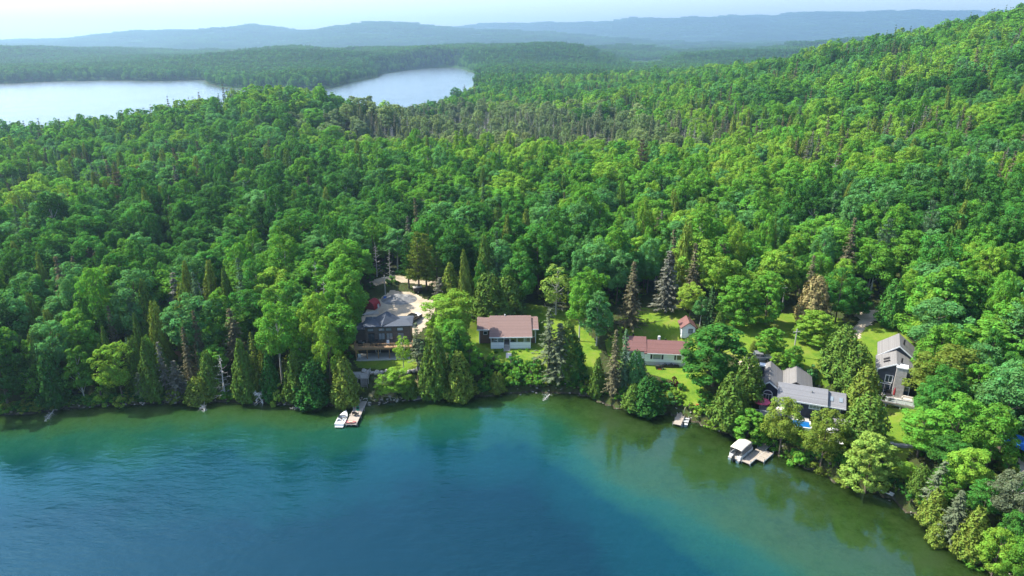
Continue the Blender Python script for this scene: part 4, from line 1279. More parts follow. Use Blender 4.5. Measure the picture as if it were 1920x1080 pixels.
# single trees along the far lake shores and islands of the far forest the patches leave open
sx_, sy_ = [], []
for y0, y1, s in ((985, 2300, 8.5),):
    for y_ in np.arange(y0, y1, s):
        xx = np.arange(-(y_ * 0.84 + 40), 120, s)
        sx_.append(xx + rng.uniform(-4, 4, len(xx))); sy_.append(np.full(len(xx), y_) + rng.uniform(-4, 4, len(xx)))
sx_, sy_ = np.concatenate(sx_), np.concatenate(sy_)
dd = dist_line(sx_, sy_, FARLAKE, True)
ok = ~in_poly(sx_, sy_, FARLAKE) & (dd > 0.5) & (dd < 55)
sx_, sy_ = sx_[ok], sy_[ok]
ks = len(sx_)
ss_ = rng.uniform(0.8, 1.2, ks)
mass('far_shore_trees', 'trees lining the shores of the far lake', 'forest', kbf + ['sprucefar'], np.arange(ks), rng.integers(0, 5, ks),
     np.array([TINT['deep'], TINT['mid'], TINT['dark']])[rng.integers(0, 3, ks)], np.stack([sx_, sy_, height(sx_, sy_) - 0.3], 1), np.stack([ss_, ss_, ss_], 1), np.stack([0 * ss_, 0 * ss_, rng.uniform(0, 6, ks)], 1))

# ------------------------------------------------------------------ built things: helpers
def mesh_py(name, parent, V, F, mat, smooth=False):
    me = bpy.data.meshes.new(name)
    me.from_pydata([tuple(v) for v in V], [], [tuple(f) for f in F])
    me.materials.append(mat)
    if smooth:
        for p in me.polygons:
            p.use_smooth = True
    me.update()
    return link(name, me, parent)
BF = [(0, 3, 2, 1), (4, 5, 6, 7), (0, 1, 5, 4), (1, 2, 6, 5), (2, 3, 7, 6), (3, 0, 4, 7)]
def bv(x0, x1, y0, y1, z0, z1):
    return [(x0, y0, z0), (x1, y0, z0), (x1, y1, z0), (x0, y1, z0), (x0, y0, z1), (x1, y0, z1), (x1, y1, z1), (x0, y1, z1)]
def B(name, parent, x0, x1, y0, y1, z0, z1, mat):
    return mesh_py(name, parent, bv(x0, x1, y0, y1, z0, z1), BF, mat)
def MB(name, parent, boxes, mat):
    V, F = [], []
    for b in boxes:
        o = len(V)
        V += bv(*b); F += [tuple(i + o for i in f) for f in BF]
    return mesh_py(name, parent, V, F, mat)
def EX(name, parent, prof, axis, c0, c1, mat):
    """extrude a closed profile; axis x: prof is (y,z), axis y: prof is (x,z), axis z: prof is (x,y)"""
    n = len(prof)
    def P3(a, b, c):
        return {'x': (c, a, b), 'y': (a, c, b), 'z': (a, b, c)}[axis]
    V = [P3(a, b, c0) for a, b in prof] + [P3(a, b, c1) for a, b in prof]
    F = [tuple(range(n))[::-1], tuple(range(n, 2 * n))] + [(i, (i + 1) % n, n + (i + 1) % n, n + i) for i in range(n)]
    o = mesh_py(name, parent, V, F, mat)
    import bmesh
    bm = bmesh.new(); bm.from_mesh(o.data)
    bmesh.ops.recalc_face_normals(bm, faces=bm.faces)
    bm.to_mesh(o.data); bm.free()
    return o
def gable(name, parent, x0, x1, y0, y1, ze, zr, mat, axis='x', th=0.2, ym=None, ze1=None):
    """pitched roof slab; the ridge runs along axis"""
    a0, a1, c0, c1 = (y0, y1, x0, x1) if axis == 'x' else (x0, x1, y0, y1)
    m = (a0 + a1) / 2 if ym is None else ym
    e1 = ze if ze1 is None else ze1
    return EX(name, parent, [(a0, ze), (m, zr), (a1, e1), (a1, e1 - th), (m, zr - th), (a0, ze - th)], axis, c0, c1, mat)
def window(parent, cx, cz, w, h, y, fm, nx=1, nz=1, fw=0.09, name='window', pane=None):
    if pane is None:
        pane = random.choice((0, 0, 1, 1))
    x0, x1, z0, z1 = cx - w / 2, cx + w / 2, cz - h / 2, cz + h / 2
    bars = [(x0 - fw, x0, y - .07, y + .03, z0 - fw, z1 + fw), (x1, x1 + fw, y - .07, y + .03, z0 - fw, z1 + fw),
            (x0, x1, y - .07, y + .03, z1, z1 + fw), (x0, x1, y - .085, y + .03, z0 - fw, z0)]
    for i in range(1, nx):
        c = x0 + w * i / nx
        bars.append((c - .03, c + .03, y - .06, y + .02, z0, z1))
    for i in range(1, nz):
        c = z0 + h * i / nz
        bars.append((x0, x1, y - .055, y + .02, c - .03, c + .03))
    f = MB(name, parent, bars, fm)
    for i in range(nx):
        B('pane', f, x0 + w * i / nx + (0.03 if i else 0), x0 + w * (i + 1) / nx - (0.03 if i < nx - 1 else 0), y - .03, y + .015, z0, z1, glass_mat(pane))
    return f
def rails(parent, x0, x1, y, z, h, mat, n, name='railing', axis='x', glass=None):
    b = []
    f = (lambda a0, a1, t0, t1, z0, z1: (a0, a1, y + t0, y + t1, z0, z1)) if axis == 'x' else (lambda a0, a1, t0, t1, z0, z1: (y + t0, y + t1, a0, a1, z0, z1))
    b.append(f(x0, x1, -.05, .05, z + h - .06, z + h))
    b.append(f(x0, x1, -.03, .03, z + .08, z + .14))
    for i in range(n + 1):
        c = x0 + (x1 - x0) * i / n
        b.append(f(c - .05, c + .05, -.055, .055, z, z + h - .06))
    k = n * 6
    if glass is None:
        for i in range(k):
            c = x0 + (x1 - x0) * (i + .5) / k
            b.append(f(c - .018, c + .018, -.018, .018, z + .14, z + h - .06))
    o = MB(name, parent, b, mat)
    if glass is not None:
        for i in range(n):
            c0 = x0 + (x1 - x0) * i / n + .07; c1 = x0 + (x1 - x0) * (i + 1) / n - .07
            q = f(c0, c1, -.01, .01, z + .16, z + h - .08)
            B('glass_panel', o, *q, glass)
    return o
def cyl(name, parent, p, r, h, mat, axis='z', n=12, r2=None, smooth=True):
    r2 = r if r2 is None else r2
    V, F = [], []
    for k, (rr, c) in enumerate(((r, 0), (r2, h))):
        for i in range(n):
            a = 2 * math.pi * i / n
            q = (math.cos(a) * rr, math.sin(a) * rr, c)
            q = {'z': q, 'x': (q[2], q[0], q[1]), 'y': (q[0], q[2], q[1])}[axis]
            V.append((p[0] + q[0], p[1] + q[1], p[2] + q[2]))
    F = [tuple(range(n))[::-1], tuple(range(n, 2 * n))] + [(i, (i + 1) % n, n + (i + 1) % n, n + i) for i in range(n)]
    return mesh_py(name, parent, V, F, mat)
def thing(name, label, cat, loc, rz=0.0, group=None):
    return tag(empty(name, loc, rz), label, cat, group)

M_WHITE = paint('white_paint', (0.64, 0.65, 0.65), 0.5, 0.06, 2.0)
M_WSIDE = boards('white_siding', (0.80, 0.81, 0.82), 0.16, var=0.05, gap=0.25)
M_BROWN = boards('brown_siding', (0.15, 0.085, 0.055), 0.18)
M_DKSIDE = boards('charcoal_siding', (0.105, 0.085, 0.075), 0.2)
M_NAVY = boards('navy_siding', (0.012, 0.017, 0.036), 0.17)
M_SLATE = boards('dark_slate_siding', (0.045, 0.052, 0.066), 0.17)
M_TRIMD = paint('dark_trim', (0.035, 0.03, 0.028), 0.5)
M_RPINK = boards('red_brown_shingles', (0.175, 0.112, 0.098), 0.14, 'Y', 0.9, 0.09, 0.25)
M_RRED = boards('faded_red_shingles', (0.155, 0.072, 0.064), 0.14, 'Y', 0.9, 0.09, 0.25)
M_RBLUE = boards('blue_grey_shingles', (0.06, 0.072, 0.095), 0.14, 'Y', 0.85, 0.1, 0.25)
M_RGREY = boards('grey_shingles', (0.165, 0.167, 0.178), 0.14, 'Y', 0.9, 0.09, 0.25)
M_RTAN = boards('warm_grey_shingles', (0.165, 0.157, 0.15), 0.14, 'X', 0.9, 0.09, 0.25)
M_DECK = boards('cedar_decking', (0.38, 0.235, 0.125), 0.14, 'Y', 0.7, 0.12, 0.4)
M_TIMBER = paint('timber', (0.33, 0.195, 0.095), 0.7, 0.15, 2.0)
M_GREYWOOD = boards('weathered_decking', (0.36, 0.335, 0.30), 0.15, 'Y', 0.8, 0.1, 0.4)
M_GREYPOST = paint('weathered_posts', (0.36, 0.34, 0.31), 0.85, 0.15)
M_CONC = paint('concrete', (0.46, 0.45, 0.43), 0.9, 0.08, 1.2)
M_STONE = paint('field_stone', (0.36, 0.34, 0.32), 0.9, 0.25, 2.2, bump=0.8)
M_METAL = paint('dull_metal', (0.45, 0.46, 0.47), 0.35, 0.06, 3.0, 0.8)
M_BLACK = paint('black_plastic', (0.015, 0.015, 0.017), 0.5, 0.1)
M_RUB = paint('rubber', (0.02, 0.02, 0.02), 0.85, 0.1)
M_REDC = paint('red_canvas', (0.30, 0.025, 0.032), 0.8, 0.15, 1.5)
M_TANC = paint('tan_canvas', (0.50, 0.40, 0.28), 0.85, 0.1, 1.5)
M_CREAM = paint('cream_canvas', (0.52, 0.48, 0.42), 0.8, 0.05, 1.5)
M_PINKC = paint('pink_canvas', (0.62, 0.10, 0.17), 0.8, 0.06, 1.5)
M_BLUEC = paint('blue_tarp', (0.02, 0.16, 0.62), 0.45, 0.12, 1.5)
M_GEL = paint('white_gelcoat', (0.62, 0.62, 0.61), 0.2, 0.03, 1.0)
M_ALU = paint('aluminium', (0.55, 0.56, 0.57), 0.35, 0.06, 2.0, 0.6)
M_ORANGE = paint('orange_plastic', (0.55, 0.10, 0.03), 0.5, 0.08)
M_GREEN = paint('green_plastic', (0.03, 0.22, 0.12), 0.5, 0.08)
mcl, ncl, ocl = new_mat('clear_panel')
_a = N(ncl, 'ShaderNodeBsdfTransparent'); _a.inputs[0].default_value = (0.82, 0.9, 0.92, 1)
_g = N(ncl, 'ShaderNodeBsdfGlossy', Roughness=0.05); _m = N(ncl, 'ShaderNodeMixShader'); _m.inputs[0].default_value = 0.06
ncl.links.new(_a.outputs[0], _m.inputs[1]); ncl.links.new(_g.outputs[0], _m.inputs[2]); ncl.links.new(_m.outputs[0], ocl.inputs[0])
M_CLEAR = mcl
R = math.radians

# ------------------------------------------------------------------ the dark house with the timber deck
h = thing('dark_house', 'dark brown house with blue-grey pyramid roof and timber deck above the long dock', 'house', (-34.6, 136.5, 3.9), R(4.5))
B('foundation_wall', h, 0.3, 12.3, 3.2, 7.0, -1.0, 2.85, M_TRIMD)
B('wall', h, 2.2, 12.2, 2.7, 7.6, 2.86, 6.8, M_DKSIDE)
B('wing_wall', h, -0.4, 2.2, 4.2, 7.4, 2.86, 5.7, M_DKSIDE)
EX('wing_roof', h, [(3.6, 5.75), (5.7, 6.25), (7.8, 5.75), (7.8, 5.6), (5.7, 6.05), (3.6, 5.6)], 'x', -0.8, 2.15, M_RBLUE)
def hip(name, parent, x0, x1, y0, y1, ze, zr, inset, mat, th=0.18):
    ym = (y0 + y1) / 2
    V = [(x0, y0, ze), (x1, y0, ze), (x1, y1, ze), (x0, y1, ze), (x0 + inset, ym, zr), (x1 - inset, ym, zr), (x0, y0, ze - th), (x1, y0, ze - th), (x1, y1, ze - th), (x0, y1, ze - th)]
    F = [(0, 1, 5, 4), (1, 2, 5), (2, 3, 4, 5), (3, 0, 4), (0, 6, 7, 1), (1, 7, 8, 2), (2, 8, 9, 3), (3, 9, 6, 0), (6, 9, 8, 7)]
    return mesh_py(name, parent, V, F, mat)
rf = hip('roof', h, 1.8, 12.7, 2.2, 8.1, 6.95, 7.45, 1.6, M_RBLUE)
px0, py0 = 6.9, 5.6
V = [(px0 - 3.3, py0 + 0.4, 7.3), (px0 - 0.9, py0 - 3.4, 7.15), (px0 + 3.2, py0 - 0.2, 7.3), (px0 + 0.8, py0 + 3.6, 7.2), (px0, py0, 9.2), (px0 - 3.3, py0 + 0.4, 6.9), (px0 - 0.9, py0 - 3.4, 6.9), (px0 + 3.2, py0 - 0.2, 6.9), (px0 + 0.8, py0 + 3.6, 6.9)]
mesh_py('pyramid_roof', h, V, [(0, 1, 4), (1, 2, 4), (2, 3, 4), (3, 0, 4), (0, 5, 6, 1), (1, 6, 7, 2), (2, 7, 8, 3), (3, 8, 5, 0)], M_RBLUE)
for cx in (3.4, 5.8, 7.4, 9.9):
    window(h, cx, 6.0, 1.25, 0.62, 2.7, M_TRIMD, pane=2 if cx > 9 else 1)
for cx in (5.8, 7.5, 10.0):
    window(h, cx, 4.35, 1.3, 1.5, 2.7, M_TRIMD, 2, 1)
window(h, 3.5, 4.1, 1.3, 2.0, 2.7, M_TRIMD, 2, 1, name='door')
B('deck', h, -0.1, 12.7, -0.1, 2.68, 2.6, 2.84, M_DECK)
MB('deck_beam', h, [(0, 12.6, 0.12, 0.32, 2.3, 2.58), (0, 12.6, 1.5, 1.65, 2.3, 2.58)], M_TIMBER)
rails(h, 0, 12.6, 0, 2.85, 0.95, M_TIMBER, 6)
rails(h, 0.1, 2.6, 0, 2.85, 0.95, M_TIMBER, 2, axis='y')
rails(h, 0.1, 2.6, 12.6, 2.85, 0.95, M_TIMBER, 2, axis='y')
for i in range(6):
    B('post', h, 0.15 + i * 2.43, 0.33 + i * 2.43, 0.13, 0.31, -0.8, 2.3, M_TIMBER)
B('patio', h, -0.3, 12.5, -0.6, 3.15, -0.5, 0.14, M_CONC)
window(h, 4.7, 1.2, 0.9, 2.0, 3.2, M_WHITE, name='door')
window(h, 8.3, 1.3, 2.2, 1.6, 3.2, M_TRIMD, 2)
window(h, 1.8, 1.3, 1.4, 1.4, 3.2, M_TRIMD, 2)
cyl('vent_pipe', h, (3.6, 6.0, 7.0), 0.08, 0.8, M_METAL)
def deck_table(x, y, z, rz, label):
    t = thing('patio_table', label, 'table', (x, y, z), rz)
    cyl('table_top', t, (0, 0, 0.7), 0.6, 0.05, M_BLACK, n=16)
    cyl('leg', t, (0, 0, 0), 0.05, 0.7, M_BLACK)
    cyl('base', t, (0, 0, 0), 0.3, 0.05, M_BLACK)
def patio_chair(x, y, z, rz, mat, label, group=None):
    t = thing('patio_chair', label, 'chair', (x, y, z), rz, group)
    B('seat', t, -.28, .28, -.26, .26, .36, .42, mat)
    EX('backrest', t, [(.22, .42), (.28, .42), (.46, 1.0), (.40, 1.0)], 'x', -.28, .28, mat)
    for sx in (-.26, .21):
        for sy in (-.25, .2):
            B('leg', t, sx, sx + .05, sy, sy + .05, 0, .37, mat)
    for sx in (-.34, .28):
        B('armrest', t, sx, sx + .06, -.28, .3, .58, .62, mat)
def at_house(hh, x, y, z):
    c, s = math.cos(hh.rotation_euler[2]), math.sin(hh.rotation_euler[2])
    return hh.location[0] + c * x - s * y, hh.location[1] + s * x + c * y, hh.location[2] + z
p = at_house(h, 4.6, 1.3, 2.84); deck_table(*p, 0, 'dark round table on the timber deck')
for k, (dx, dy, a) in enumerate(((-1.0, 0, R(90)), (1.0, 0, R(-90)), (0, .75, 0))):
    patio_chair(*at_house(h, 4.6 + dx, 1.3 + dy, 2.84), a + R(4.5), M_BLACK, ('dark chair left of the round deck table', 'dark chair right of the round deck table', 'dark chair behind the round deck table')[k], 'chairs on the timber deck')
patio_chair(*at_house(h, 7.2, 1.4, 2.84), R(10), M_WHITE, 'pale chair in the middle of the timber deck')
def barbecue(x, y, z, rz, label):
    t = thing('barbecue', label, 'grill', (x, y, z), rz)
    B('cart', t, -.5, .5, -.28, .28, .1, .8, M_BLACK)
    EX('lid', t, [(-.28, .82), (-.2, 1.12), (.12, 1.18), (.28, .95), (.28, .82)], 'x', -.5, .5, M_BLACK)
    B('side_shelf', t, .52, .85, -.25, .25, .74, .8, M_METAL)
    for sx in (-.45, .45):
        cyl('wheel', t, (sx - .03, 0, .1), .1, .06, M_RUB, 'x')
barbecue(*at_house(h, 1.2, 1.5, 2.84), R(4.5), 'black barbecue at the left end of the timber deck')
patio_chair(*at_house(h, 0.9, 0.4, 0.14), R(20), M_WHITE, 'white chair on the patio under the deck')
# steps up the lawn edge
st = thing('stone_steps', 'pale stone steps at the edge of the lawn below the deck', 'steps', (*gp(713, 690, 3.8), 3.55), R(5))
for i in range(3):
    B('step', st, -.7, .7, i * .45, i * .45 + .5, -0.3 + i * .12, 0.1 + i * .12, M_CONC)

# ------------------------------------------------------------------ bungalow
h = thing('bungalow', 'long low bungalow with pinkish brown roof and white screened porch', 'house', (-8.0, 140.6, 4.3), R(1.2))
B('wall', h, 0.5, 13.6, 4.0, 10.6, -0.8, 3.75, M_BROWN)
EX('gable_wall', h, [(4.0, 3.75), (10.6, 3.75), (7.0, 5.0)], 'x', 0.55, 13.55, M_BROWN)
gable('roof', h, 0.0, 14.2, 3.3, 11.2, 3.75, 5.1, M_RPINK, ym=7.0, ze1=3.75)
mr = EX('porch_roof', h, [(0.7, 2.95), (7.2, 5.62), (7.2, 5.0), (0.7, 2.75)], 'x', 2.9, 12.6, M_RPINK)
B('fascia', h, 2.85, 12.65, 0.62, 0.7, 2.74, 2.97, M_WHITE)
B('fascia', h, 0.0, 2.84, 3.22, 3.3, 3.55, 3.76, M_WHITE)
B('fascia', h, 12.7, 14.2, 3.22, 3.3, 3.55, 3.76, M_WHITE)
B('porch_floor', h, 3.2, 12.3, 1.0, 4.0, 0.75, 0.95, M_GREYWOOD)
B('porch_skirt', h, 3.2, 6.2, 0.98, 1.1, -0.1, 1.5, M_WSIDE)
B('porch_skirt', h, 7.5, 12.3, 0.98, 1.1, -0.1, 1.5, M_WSIDE)
B('porch_skirt', h, 3.2, 3.32, 1.1, 4.0, -0.1, 1.5, M_WSIDE)
B('porch_skirt', h, 12.18, 12.3, 1.1, 4.0, -0.1, 1.5, M_WSIDE)
for x in (3.2, 4.7, 6.1, 7.5, 9.1, 10.7, 12.15):
    B('porch_post', h, x, x + .14, 0.97, 1.12, 1.5, 2.75, M_WHITE)
MB('porch_rail', h, [(3.2, 6.2, .95, 1.13, 1.5, 1.58), (7.5, 12.3, .95, 1.13, 1.5, 1.58), (3.2, 12.3, .96, 1.12, 2.62, 2.75)], M_WHITE)
for i, (a, b) in enumerate(((3.34, 4.7), (4.84, 6.1), (7.64, 9.1), (9.24, 10.7), (10.84, 12.15))):
    B('screen', h, a, b, 1.04, 1.05, 1.58, 2.62, M_CLEAR)
d = window(h, 6.8, 1.95, 0.85, 1.9, 4.0, M_WHITE, name='door')
window(h, 4.7, 2.2, 1.4, 1.0, 4.0, M_WHITE, 2)
window(h, 9.5, 2.2, 2.2, 1.0, 4.0, M_WHITE, 2)
window(h, 1.95, 2.65, 0.75, 0.75, 4.0, M_WHITE)
window(h, 13.05, 2.4, 0.5, 1.6, 4.0, M_WHITE)
for x in (0.5, 13.5):
    B('corner_board', h, x - .04, x + .14, 3.93, 4.03, -0.5, 3.6, M_WHITE)
for i in range(6):
    B('step', h, 6.25, 7.45, 0.9 - i * .32, 1.2 - i * .32, 0.62 - i * .16, 0.76 - i * .16, M_GREYPOST)
MB('step_rail', h, [(6.15, 6.22, -.9, 1.0, .1, .2), (6.15, 6.22, -.9, -.82, -.6, .9), (7.48, 7.55, -.9, -.82, -.6, .9), (6.15, 6.22, .9, .97, .8, 1.7), (7.48, 7.55, .9, .97, .8, 1.7)], M_WHITE)
cyl('vent_pipe', h, (6.5, 7.2, 5.1), .14, .8, M_WHITE); cyl('vent_pipe', h, (5.2, 7.4, 5.0), .16, .45, M_BLACK); cyl('vent_pipe', h, (9.6, 7.4, 5.0), .16, .45, M_BLACK)
tag(B('path_slab', None, -0.6, 0.6, -1.3, 1.3, -0.2, 0.08, M_CONC), 'pale concrete path slab at the foot of the porch steps', 'slab').location = (-0.75, 138.1, hz(-0.75, 138.1))
def sofa(x, y, z, rz, mat, label):
    t = thing('sofa', label, 'sofa', (x, y, z), rz)
    B('seat', t, -.85, .85, -.35, .3, .15, .45, mat); B('backrest', t, -.85, .85, .3, .5, .15, .85, mat)
    B('armrest', t, -1.02, -.86, -.35, .5, .1, .62, mat); B('armrest', t, .86, 1.02, -.35, .5, .1, .62, mat)
sofa(*at_house(h, 4.9, 2.9, 0.95), R(1), M_WHITE, 'white sofa inside the left half of the screened porch')
patio_chair(*at_house(h, 3.9, 1.8, 0.95), R(200), M_CREAM, 'cream armchair in the left corner of the screened porch')
patio_chair(*at_house(h, 8.5, 2.2, 0.95), R(30), M_BLACK, 'dark chair left in the right half of the screened porch', 'porch chairs')
patio_chair(*at_house(h, 11.0, 2.2, 0.95), R(-30), M_WHITE, 'white chair at the right end of the screened porch', 'porch chairs')

# ------------------------------------------------------------------ white cottage
h = thing('white_cottage', 'low white cottage with faded red roof behind the small dock', 'house', (25.4, 134.6, 3.9), R(-6))
B('foundation_wall', h, 3.4, 12.6, 0.02, 5.4, -1.2, 0.85, M_CONC)
B('wall', h, 3.4, 12.6, 0.0, 5.4, 0.86, 3.1, M_WSIDE)
EX('gable_wall', h, [(0.0, 3.1), (5.4, 3.1), (2.7, 4.6)], 'x', 3.45, 12.55, M_WSIDE)
gable('roof', h, 3.2, 13.0, -0.5, 5.9, 3.02, 4.85, M_RRED)
B('wing_wall', h, -0.9, 3.35, 0.4, 5.9, -0.6, 3.4, M_WSIDE)
EX('wing_gable', h, [(0.4, 3.4), (5.9, 3.4), (3.15, 4.95)], 'x', -0.85, 3.3, M_WSIDE)
gable('wing_roof', h, -1.3, 3.75, -0.15, 6.45, 3.3, 5.35, M_RRED)
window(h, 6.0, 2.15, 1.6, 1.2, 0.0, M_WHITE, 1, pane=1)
B('shutter', h, 4.62, 5.02, -.05, 0.01, 1.5, 2.8, M_BLACK); B('shutter', h, 6.98, 7.38, -.05, 0.01, 1.5, 2.8, M_BLACK)
window(h, 10.7, 2.15, 0.9, 1.2, 0.0, M_WHITE)
B('shutter', h, 9.7, 10.05, -.05, 0.01, 1.5, 2.8, M_BLACK)
window(h, 0.6, 2.1, 0.9, 1.2, 0.4, M_WHITE); window(h, 2.2, 2.1, 0.6, 1.2, 0.4, M_WHITE)
B('fascia', h, 3.8, 13.0, -.56, -.502, 2.82, 3.04, M_WHITE)
B('chimney', h, 6.3, 6.8, 3.0, 3.5, 4.3, 5.5, M_WHITE); cyl('vent_pipe', h, (8.0, 3.2, 4.4), .15, .6, M_BLACK); cyl('vent_pipe', h, (1.0, 3.8, 4.9), .15, .7, M_BLACK)
# riding mower and snow machines by the wall
def wheel_at(parent, x, y, z, r, wdt):
    t = cyl('wheel', parent, (x, y - wdt / 2, z), r, wdt, M_RUB, 'y', 14)
    cyl('rim', t, (x, y - wdt / 2 - .012, z), r * .55, wdt + .024, M_METAL, 'y', 10)
t = thing('riding_mower', 'dark riding mower parked on the grass before the cottage', 'mower', (*G(1237, 692)[:2], G(1237, 692)[2]), R(-5))
B('hood', t, -.9, -.1, -.3, .3, .35, .85, M_TRIMD); B('chassis', t, -.9, .7, -.28, .28, .22, .36, M_BLACK); B('seat', t, .05, .5, -.25, .25, .55, .65, M_BLACK); B('backrest', t, .45, .55, -.25, .25, .65, 1.0, M_BLACK)
B('mower_deck', t, -.35, .25, -.55, .55, .08, .21, paint('mower_orange', (.3, .09, .03)))
cyl('steering_wheel', t, (-.12, 0, .98), .18, .03, M_BLACK)
for x, r_ in ((-.65, .18), (.45, .26)):
    for y in (-.36, .36): wheel_at(t, x, y, r_, r_, .16)
for i, px in enumerate((1251, 1263)):
    t = thing('snowmobile', ('dark snowmobile nearest the riding mower at the cottage wall', 'dark snowmobile farther from the riding mower at the cottage wall')[i], 'snowmobile', (*G(px, 689)[:2], G(px, 689)[2]), R(-6), 'snowmobiles by the cottage wall')
    EX('body', t, [(-1.1, .15), (-1.25, .35), (-.7, .75), (-.2, .7), (.0, .5), (1.1, .5), (1.2, .3), (1.0, .15)], 'y', -.3, .3, M_BLACK)
    EX('windshield', t, [(-.75, .76), (-.5, 1.05), (-.46, 1.03), (-.66, .76)], 'y', -.25, .25, glass_mat())
    B('seat', t, .05, 1.0, -.2, .2, .5, .66, M_RUB)
    for y in (-.45, .38):
        B('ski', t, -1.5, -.4, y, y + .1, .0, .05, M_METAL)

# garden shed
x, y, z = G(1290, 631)
h = thing('garden_shed', 'small white shed with red roof on the back lawn', 'shed', (x, y, z), R(-4))
B('wall', h, -1.5, 1.5, 0, 3.8, -.4, 2.3, M_WSIDE)
EX('gable_wall', h, [(-1.5, 2.3), (1.5, 2.3), (0, 3.35)], 'y', 0.03, 3.77, M_WSIDE)
gable('roof', h, -1.85, 1.85, -0.35, 4.15, 2.1, 3.55, M_RRED, 'y', 0.14)
window(h, 0.45, 1.35, 0.8, 0.9, 0.0, M_TRIMD)

# ------------------------------------------------------------------ navy house
h = thing('navy_house', 'sprawling navy blue house with grey roofs and white windows near the blue pool', 'house', (51.5, 114.2, 2.9), R(-21))
B('wall', h, 0.6, 7.0, 0.0, 5.6, -0.8, 4.0, M_NAVY)
EX('gable_wall', h, [(0.0, 4.0), (5.6, 4.0), (2.8, 5.4)], 'x', 0.65, 6.95, M_NAVY)
gable('roof', h, -1.4, 7.4, -0.6, 6.2, 3.95, 5.75, M_RGREY)
B('fascia', h, -1.4, 7.4, -.68, -.602, 3.72, 3.97, M_WHITE)
B('side_wing_wall', h, 7.05, 10.2, 0.7, 6.0, -0.8, 3.6, M_NAVY)
gable('side_wing_roof', h, 7.45, 10.6, 0.1, 6.6, 3.6, 5.2, M_RGREY)
B('fascia', h, 7.45, 10.6, 0.02, 0.098, 3.4, 3.62, M_WHITE)
EX('side_wing_gable', h, [(0.7, 3.6), (6.0, 3.6), (3.35, 4.85)], 'x', 7.1, 10.15, M_NAVY)
for cx, w_ in ((1.9, 1.6), (5.3, 1.7)):
    window(h, cx, 3.1, w_, 0.75, 0.0, M_WHITE, 3, fw=.14)
window(h, 2.4, 1.1, 1.1, 1.0, 0.0, M_WHITE, 2, fw=.14)
window(h, 8.7, 2.75, 1.9, 0.85, 0.7, M_WHITE, 3, fw=.14)
for cx in (8.1, 9.7):
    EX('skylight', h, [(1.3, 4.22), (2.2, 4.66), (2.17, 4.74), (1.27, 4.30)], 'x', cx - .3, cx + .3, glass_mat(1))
cyl('vent_pipe', h, (4.6, 1.6, 5.0), .1, .6, M_METAL); cyl('vent_pipe', h, (6.0, 4.2, 5.0), .12, .7, M_BLACK)
window(h, -0.45, 2.6, 1.9, 1.3, -0.05, M_WHITE, 4, 2, fw=.14, name='sunroom_window')
B('sunroom_wall', h, -1.2, 0.55, 0.0, 5.0, -0.5, 3.75, M_WSIDE)
# gabled living block
g0x, g1x = -5.0, -1.0
B('gable_block_wall', h, g0x, g1x, 2.4, 11.0, -0.4, 4.2, M_NAVY)
EX('gable_front', h, [(g0x, 4.2), (g1x, 4.2), ((g0x + g1x) / 2, 5.6)], 'y', 2.44, 10.96, M_NAVY)
gable('gable_block_roof', h, g0x - .5, g1x + .5, 1.9, 11.4, 4.1, 5.95, M_RTAN, 'y')
# arched window
cx, cz, wr = (g0x + g1x) / 2, 2.9, 0.75
window(h, cx, 2.1, 1.5, 1.6, 2.4, M_WHITE, 3, fw=.14)
arc = [(cx + (wr + .13) * math.cos(a), 3.0 + (wr + .1) * math.sin(a)) for a in np.linspace(0, math.pi, 11)]
EX('arch_frame', h, arc, 'y', 2.34, 2.43, M_WHITE)
arc = [(cx + (wr - .02) * math.cos(a), 3.04 + (wr - .07) * math.sin(a)) for a in np.linspace(0, math.pi, 11)]
EX('arch_pane', h, arc, 'y', 2.31, 2.42, glass_mat())
for sx in (-1.3, 1.3):
    window(h, cx + sx, 1.95, 0.55, 1.3, 2.4, M_WHITE, 1, fw=.12)
# rear block
B('rear_block_wall', h, -0.9, 4.6, 6.0, 12.0, -0.4, 3.6, M_NAVY)
EX('rear_gable', h, [(-0.9, 3.6), (4.6, 3.6), (1.85, 5.2)], 'y', 6.05, 11.95, M_NAVY)
gable('rear_block_roof', h, -1.3, 5.1, 4.4, 12.4, 3.5, 5.55, M_RTAN, 'y')
ch = B('chimney', h, -5.0, -4.1, 6.6, 7.6, 3.5, 6.7, M_NAVY)
B('chimney_cap', ch, -5.1, -4.0, 6.5, 7.7, 6.7, 6.95, M_WHITE)
for a in (5.2, 8.6):
    EX('skylight', h, [(-4.55, 4.79), (-3.85, 5.27), (-3.89, 5.35), (-4.6, 4.87)], 'y', a, a + 1.0, M_TRIMD)
B('corner_board', h, 6.9, 7.03, -.05, .06, -.5, 3.75, M_WHITE)
for x0_, x1_, z0_, z1_ in ((g0x - .5, (g0x + g1x) / 2, 4.1, 5.95), (g1x + .5, (g0x + g1x) / 2, 4.1, 5.95)):
    EX('rake_board', h, [(x0_, z0_ - .3), (x1_, z1_ - .3), (x1_, z1_ - .02), (x0_, z0_ - .02)], 'y', 1.83, 1.898, M_WHITE)
